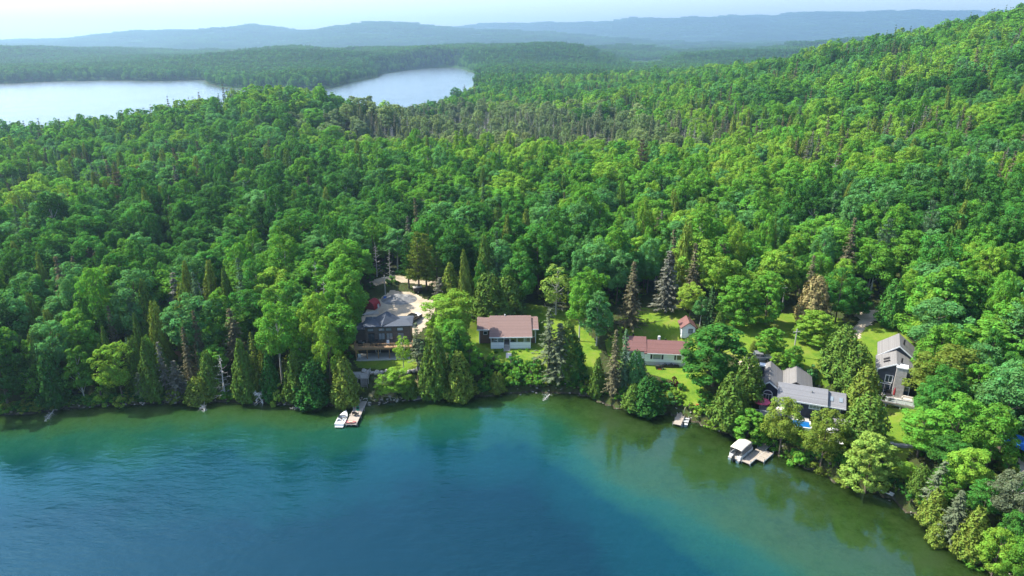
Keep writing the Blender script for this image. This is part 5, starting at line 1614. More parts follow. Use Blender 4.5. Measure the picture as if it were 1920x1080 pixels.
# its raised terrace
tr_ = thing('terrace', 'pale terrace with white railing before the arched window', 'terrace', h.location.copy(), R(-21))
B('floor_slab', tr_, -6.6, -1.3, -1.6, 2.3, -1.2, 0.35, M_CONC)
rails(tr_, -6.5, -1.4, -1.5, 0.35, 0.95, M_WHITE, 4); rails(tr_, -1.5, 2.2, -6.5, 0.35, 0.95, M_WHITE, 3, axis='y')
def umbrella(x, y, z, r, mat, label, closed=False):
    t = thing('parasol', label, 'parasol', (x, y, z), 0.3)
    cyl('pole', t, (0, 0, 0), .035, 2.5, M_WHITE, n=8)
    n = 8
    V = [(0, 0, 2.6)] ; F = []
    if closed:
        rings = [(.13, 2.2), (.2, 1.5), (.16, .95)]
    else:
        rings = [(r * .5, 2.42), (r, 2.05), (r, 1.9)]
    for rr, zz in rings:
        for i in range(n):
            V.append((rr * math.cos(i * 2 * math.pi / n), rr * math.sin(i * 2 * math.pi / n), zz))
    for i in range(n):
        F.append((0, 1 + i, 1 + (i + 1) % n))
        for k in range(2):
            F.append((1 + k * n + i, 1 + (k + 1) * n + i, 1 + (k + 1) * n + (i + 1) % n, 1 + k * n + (i + 1) % n))
    mesh_py('canopy', t, V, F, mat)
    cyl('base', t, (0, 0, 0), .3, .08, M_CONC)
umbrella(*at_house(h, -3.9, 0.2, 0.35), 1.55, M_PINKC, 'open pink parasol on the terrace of the navy house')
patio_chair(*at_house(h, -5.3, 0.6, 0.35), R(70), M_BLACK, 'dark chair left of the pink parasol', 'terrace chairs')
patio_chair(*at_house(h, -2.5, -0.6, 0.35), R(-120), M_BLACK, 'dark chair right of the pink parasol', 'terrace chairs')
# blue pool
x, y, z = G(1500, 800)
pl = thing('pool', 'small rectangular blue pool behind the two upright shore trees', 'pool', (x, y, z), R(-16))
pl.scale = (.85, .85, .9)
B('pool_wall', pl, -2.2, 2.2, -1.6, -1.35, -.6, .75, M_WHITE); B('pool_wall', pl, -2.2, 2.2, 1.35, 1.6, -.6, .75, M_WHITE)
B('pool_wall', pl, -2.2, -1.95, -1.34, 1.34, -.6, .75, M_WHITE); B('pool_wall', pl, 1.95, 2.2, -1.34, 1.34, -.6, .75, M_WHITE)
B('pool_floor', pl, -1.94, 1.94, -1.34, 1.34, -.5, -.05, M_BLUEC)
B('pool_water', pl, -1.945, 1.945, -1.345, 1.345, .3, .55, paint('pool_blue', (.01, .11, .30), .08, .06, 1.5, spec=.6))
B('pool_deck', pl, -2.3, 2.0, 1.65, 3.6, -.4, .72, M_GREYWOOD)
umbrella(*at_house(pl, -3.4, 1.8, 0.0), 1.1, M_CREAM, 'small cream parasol left of the blue pool')
# lake shed
x, y, z = G(1580, 826)
h = thing('lake_shed', 'small navy shed with flat grey roof in front of the navy house', 'shed', (x, y, z), R(-12))
B('wall', h, -1.2, 1.3, 0, 2.6, -.5, 2.0, M_NAVY)
EX('roof', h, [(-.4, 2.02), (3.0, 2.5), (3.0, 2.62), (-.4, 2.15)], 'x', -1.5, 1.6, M_RTAN)
B('door', h, -.9, -.2, -.05, 0.01, -.2, 1.75, M_WHITE)
B('corner_board', h, -1.25, -1.1, -.06, .05, -.3, 2.0, M_WHITE)
umbrella(*at_house(h, -2.2, -0.6, 0), 1.0, M_WHITE, 'white parasol left of the small navy shed')
x, y, z = G(1581, 836)
t = thing('garden_bench', 'white bench on the grass below the small navy shed', 'bench', (x, y, z), R(-12))
B('seat', t, -1.1, 1.1, -.25, .25, .4, .48, M_WHITE); B('backrest', t, -1.1, 1.1, .27, .33, .5, .95, M_WHITE)
for sx in (-1.0, .9):
    B('leg', t, sx, sx + .1, -.24, .32, -.1, .4, M_WHITE)

# ------------------------------------------------------------------ gabled dark house with the balcony
h = thing('gabled_house', 'tall dark gabled house with stone chimney and balcony right of the cedar row', 'house', (70.5, 118.6, 3.9), R(-27))
B('wall', h, 0, 6.0, 0, 6.6, -1.0, 7.0, M_SLATE)
EX('gable_wall', h, [(0, 7.0), (6.0, 7.0), (3.0, 8.4)], 'y', 0.03, 6.57, M_SLATE)
gable('front_roof', h, -0.35, 6.35, -0.35, 6.55, 6.95, 8.75, M_RTAN, 'y')
B('rear_wall', h, 0.3, 6.6, 6.62, 13.0, -1.0, 7.3, M_SLATE)
EX('rear_gable_wall', h, [(0.3, 7.3), (6.6, 7.3), (3.45, 9.4)], 'y', 6.65, 12.97, M_SLATE)
gable('rear_roof', h, -0.1, 7.0, 6.3, 13.4, 7.1, 9.8, M_RTAN, 'y')
B('corner_board', h, -.06, .12, -.05, .08, -.5, 6.8, M_WHITE)
for a_, b_ in ((-0.35, 3.0), (6.35, 3.0)):
    EX('rake_board', h, [(a_, 6.68), (b_, 8.48), (b_, 8.74), (a_, 6.94)], 'y', -.42, -.352, M_WHITE)
for a_, b_ in ((-0.1, 3.45), (7.0, 3.45)):
    EX('rake_board', h, [(a_, 6.83), (b_, 9.53), (b_, 9.79), (a_, 7.09)], 'y', 6.22, 6.298, M_WHITE)
B('stone_chimney', h, 3.1, 4.9, -1.0, 0.6, -1.0, 8.2, M_STONE)
B('chimney_cap', h, 3.0, 5.0, -1.1, 0.7, 8.2, 8.4, M_WHITE)
window(h, 2.2, 5.2, 1.1, 1.4, 0.0, M_WHITE, 2, fw=.12)
window(h, 1.7, 3.1, 1.8, 1.9, 0.0, M_WHITE, 2, fw=.12, name='door')
EX('triangular_window', h, [(5.0, 4.8), (5.9, 4.8), (5.0, 6.2)], 'y', -.06, .02, glass_mat())
window(h, 5.45, 3.2, .8, 1.9, 0.0, M_WHITE, 1, fw=.1)
for a in (1.6, 2.9):
    EX('skylight', h, [(.9, 7.75), (1.9, 8.32), (1.87, 8.38), (.87, 7.81)], 'y', a, a + .55, M_TRIMD)
cyl('flue', h, (3.9, 1.7, 8.1), .16, 1.1, M_BLACK); cyl('flue', h, (4.3, 9.0, 8.9), .16, 1.3, M_BLACK)
B('balcony_floor', h, -0.6, 7.0, -3.6, -0.02, 1.8, 2.05, M_GREYWOOD)
B('balcony_beam', h, -0.6, 7.0, -3.5, -3.3, 1.5, 1.79, M_WHITE)
for x in (-.4, 2.2, 4.6, 6.7):
    B('post', h, x, x + .2, -3.5, -3.31, -1.5, 1.5, M_WHITE)
rails(h, -0.5, 6.9, -3.5, 2.06, 0.95, M_WHITE, 5, glass=M_CLEAR)
rails(h, -3.4, -0.1, -0.5, 2.06, 0.95, M_WHITE, 2, axis='y', glass=M_CLEAR)
umbrella(*at_house(h, 3.4, -2.0, 2.05), 1.2, M_REDC, 'closed red parasol on the balcony of the gabled house', True)
deck_table(*at_house(h, 2.6, -1.9, 2.05), 0, 'dark round table beside the closed red parasol')
for k, (dx, dy, a) in enumerate(((-.9, .1, 90), (-.1, -.85, 180))):
    patio_chair(*at_house(h, 2.6 + dx, -1.9 + dy, 2.05), R(a), M_CREAM, ('cream chair left of the balcony table', 'cream chair in front of the balcony table')[k], 'balcony chairs')
sofa(*at_house(h, 5.8, -1.6, 2.05), R(-30), M_CREAM, 'cream outdoor sofa at the right end of the balcony')
barbecue(*at_house(h, 2.6, -0.5, 2.05), R(0), 'black barbecue by the balcony door')
rw = thing('retaining_wall', 'low grey stone retaining wall across the right lawn', 'wall', (*G(1695, 838)[:2], G(1695, 838)[2]), R(-14))
for i in range(9):
    B('stone', rw, -4.6 + i * 1.0, -3.64 + i * 1.0, -.3 + .05 * (i % 2), .3 + .04 * (i % 3), -.5, .38 + .06 * ((i * 7) % 3), M_STONE)

# ------------------------------------------------------------------ vehicles
def pickup(x, y, z, rz, mat, label, cover):
    t = thing('pickup_truck', label, 'truck', (x, y, z), rz)
    EX('body', t, [(-2.75, .55), (-2.75, 1.02), (-1.35, 1.1), (2.7, 1.08), (2.72, .5), (2.2, .45), (2.0, .8), (1.4, .8), (1.2, .45), (-1.2, .45), (-1.4, .8), (-2.05, .8), (-2.25, .48)], 'y', -.95, .95, mat)
    EX('cab', t, [(-1.4, 1.09), (-.8, 1.78), (.75, 1.82), (.98, 1.09)], 'y', -.82, .82, mat)
    EX('windshield', t, [(-1.42, 1.14), (-.84, 1.76), (-.80, 1.74), (-1.36, 1.12)], 'y', -.7, .7, glass_mat())
    EX('rear_window', t, [(.99, 1.16), (.78, 1.76), (.74, 1.74), (.94, 1.14)], 'y', -.6, .6, glass_mat())
    for s in (-1, 1):
        for a, b in ((-1.1, -.15), (-.05, .75)):
            EX('side_window', t, [(a, 1.2), (max(a, -.72), 1.7), (b - .02, 1.7), (b, 1.2)], 'y', s * .815, s * .84, glass_mat())
        B('headlight', t, -2.78, -2.72, s * .7 - .16, s * .7 + .16, .8, .95, M_WHITE)
        B('tail_light', t, 2.69, 2.74, s * .84 - .07, s * .84 + .07, .75, 1.03, M_REDC)
        for a in (-1.72, 1.7):
            wheel_at(t, a, s * .84, .38, .38, .24)
    B('bed_cover', t, 1.02, 2.66, -.84, .84, 1.08, 1.16, cover)
    B('bumper', t, -2.86, -2.74, -.9, .9, .5, .68, M_METAL); B('bumper', t, 2.72, 2.84, -.9, .9, .5, .66, M_METAL)
x, y, z = G(1421, 676)
M_SILVER = paint('silver_paint', (.30, .31, .33), .3, .04, 1.0, .5)
M_CARBLK = paint('black_paint', (.012, .012, .014), .2, .05, 1.0)
pickup(x, y, z + .1, R(172), M_SILVER, 'grey pickup parked beside the navy house lawn', M_CARBLK)
x, y, z = G(774, 603)
pickup(x, y, z + .1, R(62), M_CARBLK, 'black pickup with white bed cover on the gravel lot', M_GEL)
def car(x, y, z, rz, mat, label):
    t = thing('parked_car', label, 'car', (x, y, z), rz)
    EX('body', t, [(-2.2, .5), (-2.2, .8), (-1.2, .95), (2.1, .95), (2.2, .5), (1.8, .4), (-1.8, .4)], 'y', -.86, .86, mat)
    EX('cabin', t, [(-1.2, .95), (-.5, 1.42), (1.0, 1.42), (1.7, .95)], 'y', -.74, .74, mat)
    EX('windshield', t, [(-1.2, .98), (-.54, 1.42), (-.48, 1.39), (-1.12, .96)], 'y', -.66, .66, glass_mat())
    EX('rear_window', t, [(1.68, 1.0), (1.04, 1.42), (.98, 1.39), (1.6, .97)], 'y', -.62, .62, glass_mat())
    for s in (-1, 1):
        EX('side_window', t, [(-1.0, 1.0), (-.45, 1.36), (.95, 1.36), (1.4, 1.0)], 'y', s * .735, s * .76, glass_mat())
        for a in (-1.35, 1.35):
            wheel_at(t, a, s * .78, .32, .32, .2)
        B('headlight', t, -2.23, -2.17, s * .6 - .14, s * .6 + .14, .62, .76, M_WHITE)
x, y, z = G(687, 616)
car(x, y, z + .1, R(80), M_CARBLK, 'dark car behind the left end of the dark house')
x, y, z = G(1415, 752)
# covered boat on a trailer beside the terrace
def hull(name, parent, L, Bm, D, mat, sheer=.15, stations=12, vee=.55, deck=None, dz=0.0):
    V, F = [], []
    prof = []
    for i in range(stations + 1):
        s = i / stations
        hb = Bm / 2 * min(1.0, (1 - (1 - min(s / .62, 1)) ** 2.2) + .02)
        zt = D * (1 + sheer * (1 - s) ** 2)
        zk = D * .0 + D * .55 * max(0, (.28 - s) / .28) ** 1.6
        x = -L / 2 + L * s
        prof.append((x, hb, zt))
        V += [(x, -hb, zt), (x, -hb * .86, zk + (zt - zk) * .35), (x, 0, zk), (x, hb * .86, zk + (zt - zk) * .35), (x, hb, zt)]
    for i in range(stations):
        for j in range(4):
            a = i * 5 + j
            F.append((a, a + 1, a + 6, a + 5))
    e = stations * 5
    F.append((e, e + 1, e + 2, e + 3, e + 4)); F.append((4, 3, 2, 1, 0))
    o = mesh_py(name, parent, [(v[0], v[1], v[2] + dz) for v in V], F, mat)
    import bmesh
    bm = bmesh.new(); bm.from_mesh(o.data); bmesh.ops.recalc_face_normals(bm, faces=bm.faces); bm.to_mesh(o.data); bm.free()
    return o, prof
t = thing('trailer_boat', 'dark covered boat on a trailer beside the terrace of the navy house', 'boat', (x, y, z), R(115))
_, pr_ = hull('hull', t, 5.0, 1.9, .8, M_BLACK, dz=.45)
V = []; F = []
for i, (a, b, c) in enumerate(pr_):
    V += [(a, -b, c + .46), (a, 0, c + .46 + .35 * math.sin(math.pi * i / 12)), (a, b, c + .46)]
for i in range(12):
    F += [(3 * i, 3 * i + 3, 3 * i + 4, 3 * i + 1), (3 * i + 1, 3 * i + 4, 3 * i + 5, 3 * i + 2)]
mesh_py('cover', t, V, F, paint('dark_blue_cover', (.02, .025, .05), .8))
MB('trailer', t, [(-2.6, 2.0, -.05, .05, .35, .45), (0.2, .4, -.9, .9, .3, .4), (-3.4, -2.6, -.04, .04, .3, .38)], M_METAL)
for s in (-.95, .95):
    wheel_at(t, .3, s, .3, .3, .18)

# ------------------------------------------------------------------ red shelter and oddments on the lot
x, y, z = G(698, 577)
t = thing('tarp_shelter', 'red tarp shelter at the edge of the gravel lot', 'shelter', (x, y, z), R(-20))
t.scale = (.66, .66, .7)
arc = [(2.3 * math.cos(a), 3.0 * math.sin(a) ** .8) for a in np.linspace(0.02, math.pi - .02, 13)]
inn = [(2.2 * math.cos(a), 2.92 * math.sin(a) ** .8) for a in np.linspace(0.02, math.pi - .02, 13)][::-1]
EX('cover', t, arc + inn, 'y', -2.2, 2.4, M_REDC)
EX('end_panel', t, arc, 'y', 2.3, 2.38, M_TANC)
EX('front_panel', t, arc, 'y', -2.1, -2.02, paint('dark_red_canvas', (.16, .015, .02), .85))
x, y, z = G(688, 590)
for k in range(4):
    o = tag(cyl('log', None, (0, 0, 0), .16, 4.0 - .4 * k, M_DEAD, 'x', 8), ('longest grey log', 'second grey log', 'third grey log', 'shortest grey log')[k] + ' lying in front of the red shelter', 'log', 'logs by the red shelter')
    o.location = (x - 1 + .3 * k, y + .42 * k - .5, z + .2); o.rotation_euler = (0, 0, R(8 + 7 * k))
hp = bpy.data.meshes.new('stone_heap')
x, y, z = G(748, 562)
gx_ = np.linspace(-5.2, 5.2, 40); gy_ = np.linspace(-3.6, 3.6, 30)
def heap_z(a, b):
    r_ = np.sqrt((a / 5.0) ** 2 + (b / 3.4) ** 2)
    return np.where(r_ < 1, 1.5 * (1 - r_ ** 1.4) * (0.7 + .6 * vnoise(a + x, b + y, 1.4, 41)), 0) - .15 + ground_z(a + x, b + y) - z + .1
me, _, _, _ = grid_mesh('stone_heap', gx_, gy_, heap_z, [M_HEAP])
tag(link('stone_heap', me, None, (x, y, z)), 'grey heap of crushed stone at the back of the gravel lot', 'heap')
for k, (px, py, mat, lb) in enumerate(((722, 561, M_BLUEC, 'dark blue drum beside the red shelter'), (689, 606, M_WHITE, 'white drum at the left edge of the gravel lot'), (709, 577, M_WHITE, 'small white drum right of the red shelter'))):
    x, y, z = G(px, py)
    t = thing('drum', lb, 'drum', (x, y, z), 0)
    cyl('barrel', t, (0, 0, 0), .35, .9, mat, n=14); cyl('lid', t, (0, 0, .9), .37, .06, M_METAL, n=14)
x, y, z = G(783, 548)
t = thing('utility_trailer', 'small white-topped trailer under the pines behind the gravel lot', 'trailer', (x, y, z), R(20))
B('box', t, -1.1, 1.1, -.7, .7, .45, 1.5, M_TRIMD); EX('lid', t, [(-.75, 1.5), (0, 1.85), (.75, 1.5)], 'x', -1.15, 1.15, M_CREAM)
for s in (-.78, .78): wheel_at(t, 0, s, .32, .32, .16)

# poles
def pole(px, by, ty, label):
    x, y, z = G(px, by)
    v = (ty - 540) / FOC
    H = CAM_H - y * (SP + v * CP) / (CP - v * SP) - z
    t = thing('utility_pole', label, 'pole', (x, y, z - .3), 0.2)
    cyl('post', t, (0, 0, 0), .14, H + .3, M_GREYPOST, n=8, r2=.1)
    B('crossarm', t, -.8, .8, -.06, .06, H - .4, H - .28, M_GREYPOST)
    for s in (-.7, 0, .7):
        cyl('insulator', t, (s, 0, H - .28), .05, .15, M_METAL, n=6)
pole(723, 556, 516, 'grey utility pole behind the red shelter')
pole(1487, 668, 617, 'thin utility pole on the lawn behind the navy house')
pole(1465, 585, 535, 'utility pole right of the two big round maples')

# ------------------------------------------------------------------ long dock, its stairs and boat
def frame_from(px0, py0, z0, px1, py1, z1):
    a = gp(px0, py0, z0); b = gp(px1, py1, z1)
    return a, math.atan2(b[1] - a[1], b[0] - a[0]), math.hypot(b[0] - a[0], b[1] - a[1])
M_DOCKX = boards('dock_boards', (0.31, 0.265, 0.22), 0.16, 'X', 0.8, 0.08, 0.35)
a, ang, Ld = frame_from(658, 796, .6, 680, 750, .6)
dk = thing('long_dock', 'long pale wooden dock with a landing, left of the picture centre', 'dock', (a[0], a[1], 0), ang)
for i in range(3):
    B('deck_section', dk, Ld * i / 3 + .02, Ld * (i + 1) / 3 - .02, -1.05, 1.05, .5, .62, M_DOCKX)
MB('stringer', dk, [(0, Ld, -1.0, -.88, .3, .5), (0, Ld, .88, 1.0, .3, .5), (0, Ld, -.06, .06, .3, .5)], M_GREYPOST)
for i in range(4):
    for s in (-1, 1):
        cyl('post', dk, (.4 + i * (Ld - .8) / 3, s * 1.11, -1.5), .06, 2.4, M_GREYPOST, n=8)
B('landing', dk, Ld + .05, Ld + 2.6, -1.5, 1.5, .7, .86, M_DOCKX)
MB('landing_frame', dk, [(Ld + .05, Ld + 2.6, -1.48, -1.3, -.6, .7), (Ld + .05, Ld + 2.6, 1.3, 1.48, -.6, .7)], M_GREYPOST)
sx0, sy0 = gp(684, 737, 1.0); sx1, sy1 = gp(682, 710, 3.9)
sa = math.atan2(sy1 - sy0, sx1 - sx0); Ls = math.hypot(sx1 - sx0, sy1 - sy0)
sr = thing('dock_stairs', 'narrow wooden stairs climbing from the long dock to the upper platform', 'stairs', (sx0, sy0, .9), sa)
for i in range(13):
    B('step', sr, i * Ls / 13, i * Ls / 13 + .3, -.6, .6, .02 + i * 3.0 / 13, .08 + i * 3.0 / 13, M_GREYWOOD)
EX('side_stringer', sr, [(0, -.15), (Ls, 2.85), (Ls, 3.1), (0, .1)], 'y', -.68, -.61, M_GREYPOST); EX('side_stringer', sr, [(0, -.15), (Ls, 2.85), (Ls, 3.1), (0, .1)], 'y', .61, .68, M_GREYPOST)
for s in (-.66, .62):
    EX('handrail', sr, [(0, .95), (Ls, 3.95), (Ls, 4.02), (0, 1.02)], 'y', s, s + .06, M_GREYPOST)
    MB('baluster', sr, [(Ls * k / 4, Ls * k / 4 + .06, s, s + .06, .1 + 3.0 * k / 4, 1.0 + 3.0 * k / 4) for k in range(5)], M_GREYPOST)
pf = thing('upper_platform', 'grey railed platform at the top of the dock stairs', 'platform', (sx1, sy1, 3.9), R(3))
B('deck', pf, -3.6, 1.0, 0, 3.2, -.1, .06, M_GREYWOOD)
rails(pf, -3.5, -.75, .05, .06, .9, M_GREYPOST, 3); rails(pf, 0, 3.1, .95, .06, .9, M_GREYPOST, 3, axis='y')
for px_ in (-3.4, -1.4, .8):
    for py_ in (.15, 3.0):
        B('post', pf, px_, px_ + .14, py_, py_ + .14, -3.5, -.1, M_GREYPOST)
# cuddy boat
bx, by = gp(645, 785, .4)
bt = thing('motorboat', 'white motorboat with windshield moored left of the long dock', 'boat', (bx - .25, by, -.12), ang + R(180))
bt.scale = (.8, .8, .8)
_, prf = hull('hull', bt, 6.4, 2.35, 1.0, M_GEL)
V, F = [], []
for i, (a_, b_, c_) in enumerate(prf):
    cz = c_ + .02
    V += [(a_, -b_ * .96, cz), (a_, 0, cz + (.14 if i < 6 else 0)), (a_, b_ * .96, cz)]
for i in range(6):
    F += [(3 * i, 3 * i + 3, 3 * i + 4, 3 * i + 1), (3 * i + 1, 3 * i + 4, 3 * i + 5, 3 * i + 2)]
mesh_py('foredeck', bt, V[:21], F, M_GEL)
B('cockpit_floor', bt, -.05, 3.0, -.95, .95, .45, .5, M_CREAM)
for s in (-1, 1):
    B('gunwale', bt, -.1, 3.15, s * 1.05 - .12, s * 1.05 + .12, .95, 1.06, M_GEL)
B('swim_platform', bt, 3.0, 3.7, -1.0, 1.0, .42, .52, M_GEL)
B('engine_cover', bt, 2.3, 3.1, -.9, .9, .5, 1.0, M_GEL)
V = [(-.3, -1.0, 1.05), (-.55, -.55, 1.1), (-.55, .55, 1.1), (-.3, 1.0, 1.05), (.0, -.95, 1.5), (-.2, -.5, 1.55), (-.2, .5, 1.55), (.0, .95, 1.5), (.7, -1.02, 1.06), (.7, 1.02, 1.06)]
mesh_py('windshield', bt, V, [(0, 1, 5, 4), (1, 2, 6, 5), (2, 3, 7, 6), (8, 0, 4), (3, 9, 7)], glass_mat())
for y_ in (-.55, .55):
    sbt = B('seat', bt, .5, 1.0, y_ - .28, y_ + .28, .5, .85, M_WHITE)
    B('seat_back', sbt, .95, 1.1, y_ - .28, y_ + .28, .85, 1.3, M_WHITE)
B('bench_seat', bt, 1.8, 2.28, -.9, .9, .5, .9, M_WHITE)
# things lying on the dock
def on(dkx, u, w, z):
    c, s = math.cos(dkx.rotation_euler[2]), math.sin(dkx.rotation_euler[2])
    return dkx.location[0] + c * u - s * w, dkx.location[1] + s * u + c * w, z
t = thing('kayak', 'faded pink kayak lying across the end of the long dock', 'kayak', on(dk, .55, .1, .63), ang + R(88))
hull('hull', t, 2.1, .75, .28, paint('pink_plastic', (.50, .20, .19), .5), stations=10); B('cockpit', t, -.3, .5, -.18, .18, .26, .33, M_TANC)
for k, (u, w) in enumerate(((3.4, -.35), (3.5, .35))):
    patio_chair(*on(dk, u, w, .62), ang + R(70 + 40 * k), M_BLACK, ('black chair left of its pair on the long dock', 'black chair right of its pair on the long dock')[k], 'chairs on the long dock')
t = thing('paddle_board', 'green paddle board lying on the shaded part of the long dock', 'board', on(dk, 6.2, .2, .64), ang + R(15))
EX('board', t, [(1.2 * math.cos(q), .3 * math.sin(q)) for q in np.linspace(0, 2 * math.pi, 17)[:-1]], 'z', 0, .1, M_GREEN); B('deck_pad', t, -.5, .3, -.2, .2, .1, .115, M_BLACK)
# small swim raft by the bank
x, y = gp(783, 745, .2)
t = thing('swim_raft', 'small dark raft at the foot of the bank right of the long dock', 'raft', (x, y, 0), R(30))
B('deck', t, -1.2, 1.2, -.8, .8, .15, .28, M_GREYPOST); cyl('float', t, (-1.1, -.6, .05), .2, 2.2, M_BLACK, 'x'); cyl('float', t, (-1.1, .6, .05), .2, 2.2, M_BLACK, 'x')

# ------------------------------------------------------------------ small dock and skiff
a, ang2, L2 = frame_from(1269, 796, .5, 1284, 760, .9)
d2 = thing('small_dock', 'small narrow dock below the white cottage', 'dock', (a[0], a[1], 0), ang2)
for i in range(2):
    B('deck_section', d2, 2.2 * i + .02, 2.2 * (i + 1) - .02, -.75, .75, .42, .52, M_DOCKX)
EX('gangway', d2, [(4.4, .42), (L2 + .8, 1.2), (L2 + .8, 1.3), (4.4, .52)], 'y', -.45, .45, M_DOCKX)
for i in range(3):
    for s in (-1, 1):
        cyl('post', d2, (.3 + i * 1.95, s * .81, -1.2), .05, 2.0, M_GREYPOST, n=8)
MB('gangway_rail', d2, [(4.5, L2 + .6, -.5, -.45, 1.6, 1.66)] + [(4.5 + k * 1.1, 4.56 + k * 1.1, -.5, -.45, .6, 1.6) for k in range(3)], M_GREYPOST)
x, y = gp(1285, 787, .3)
t = thing('skiff', 'small open aluminium skiff moored right of the small dock', 'boat', (x, y, -.12), ang2 - R(170) + R(-8))
hull('hull', t, 4.3, 1.5, .62, M_ALU)
B('floor', t, -1.2, 2.0, -.55, .55, .18, .22, M_ALU)
for u in (-.7, .5, 1.6):
    B('thwart', t, u, u + .3, -.68, .68, .42, .47, M_WHITE)
ob = B('outboard', t, 2.15, 2.5, -.16, .16, .45, 1.0, M_BLACK); B('shaft', ob, 2.25, 2.37, -.05, .05, -.4, .45, M_BLACK)
for k, px in enumerate((1300, 1307)):
    x, y, z = G(px, 768)
    patio_chair(x, y, z, R(20 - 40 * k), M_ORANGE, ('orange chair nearer the small dock', 'orange chair farther from the small dock')[k] + ' on the bank', 'orange chairs above the small dock')

# ------------------------------------------------------------------ pontoon boat and its dock
a, ang3, L3 = frame_from(1398, 867, .6, 1440, 831, .6)
d3 = thing('sectional_dock', 'grey dock of joined sections beside the pontoon boat', 'dock', (a[0], a[1], 0), ang3)
for u0, u1, w0, w1 in ((0, 2.4, -.7, .7), (2.45, 4.3, -.7, .7), (4.35, 6.1, -.7, .7), (2.45, 3.65, -2.1, -.75), (3.7, 4.9, -2.1, -.75), (4.95, 6.1, -2.1, -.75), (6.15, L3 + .5, -.6, .6)):
    s_ = B('deck_section', d3, u0, u1, w0, w1, .48, .6, M_DOCKX)
    MB('edge_board', s_, [(u0, u1, w0 - .03, w0 - .003, .3, .59), (u0, u1, w1 + .003, w1 + .03, .3, .59)], M_WHITE)
for u, w in ((.3, -.8), (2.3, .8), (2.6, -2.2), (6.0, -2.2), (6.2, .8), (.3, .8)):
    cyl('post', d3, (u, w, -1.2), .06, 2.3, M_METAL, n=8)
bx, by, _z = on(d3, 2.3, 2.1, 0)
pb = thing('pontoon_boat', 'pontoon boat with cream canopy tied to the sectional dock', 'boat', (bx, by, 0), ang3)
pb.scale = (.88, .88, .88)
for s in (-.85, .85):
    q = cyl('pontoon', pb, (-3.0, s, .12), .34, 5.4, M_ALU, 'x', 14); cyl('nose_cone', q, (2.4, s, .12), .34, .9, M_ALU, 'x', 14, .08)
B('deck', pb, -3.0, 3.0, -1.25, 1.25, .46, .56, M_GREYWOOD)
for x0, x1, y0, y1 in ((-2.5, 2.7, -1.24, -1.19), (-2.5, 2.7, 1.19, 1.24), (2.68, 2.74, -1.18, 1.18), (-2.54, -2.48, -1.18, -.4), (-2.54, -2.48, .4, 1.18)):
    B('side_panel', pb, x0, x1, y0, y1, .6, 1.25, M_WHITE)
for x0, x1, y0, y1 in ((-2.2, -1.0, -1.1, -.6), (-2.2, -1.0, .6, 1.1), (1.0, 2.5, -1.1, -.6), (1.0, 2.5, .6, 1.1)):
    B('bench', pb, x0, x1, y0, y1, .56, .98, M_CREAM)
cs_ = B('console', pb, .1, .6, -.95, -.3, .56, 1.45, M_WHITE); cyl('steering_wheel', cs_, (.02, -.62, 1.3), .18, .04, M_BLACK, 'x')
n_ = 10
prof_ = [(-2.4 + 4.6 * i / n_, 2.55 + .16 * math.sin(math.pi * i / n_)) for i in range(n_ + 1)]
V, F = [], []
for (xx, zz) in prof_:
    for k in range(7):
        yy = -1.25 + 2.5 * k / 6
        V.append((xx, yy, zz + .12 * (1 - (yy / 1.25) ** 2)))
for i in range(n_):
    for k in range(6):
        F.append((i * 7 + k, i * 7 + k + 1, i * 7 + k + 8, i * 7 + k + 7))
cn = mesh_py('canopy', pb, V, F, M_CREAM, True)
sm = cn.modifiers.new('thickness', 'SOLIDIFY'); sm.thickness = .05
for x in (-2.2, -.1, 2.0):
    for y in (-1.18, 1.18):
        cyl('canopy_pole', pb, (x, y, .6), .025, 1.95, M_METAL, n=6)
for x in (-2.35, -.05):
    for y in (-1.235, 1.215):
        B('side_curtain', pb, x, x + 2.2, y, y + .02, 1.3, 2.5, paint('grey_mesh', (.22, .2, .2), .9))
om = B('outboard', pb, -3.5, -2.95, -.22, .22, .3, 1.25, M_BLACK); B('shaft', om, -3.35, -3.15, -.08, .08, -.5, .3, M_BLACK)

# kayak by the willow, blue tarp at the right edge
x, y, z = G(1653, 921)
t = thing('kayak', 'white kayak pulled up on the shore right of the willow', 'kayak', (x, y, max(z, .2) + .05), R(-48))
hull('hull', t, 3.6, .75, .32, M_GEL, stations=12); B('cockpit', t, -.4, .6, -.2, .2, .3, .36, M_BLACK)
x, y, z = G(1916, 848)
t = thing('tarp_shelter', 'bright blue tarp shelter at the right edge of the picture', 'shelter', (x, y, z), R(20))
EX('cover', t, [(-2.0, 1.6), (0, 2.5), (2.0, 1.6), (2.0, 1.5), (0, 2.4), (-2.0, 1.5)], 'y', -1.8, 1.8, M_BLUEC)
for sx in (-1.9, 1.8):
    for sy in (-1.7, 1.6):
        B('post', t, sx, sx + .1, sy, sy + .1, -.5, 1.55, M_METAL)
draped('path', Gp([(1895, 905), (1905, 860), (1925, 850), (1960, 870), (1950, 915)]), M_GRAVEL, off=.07)

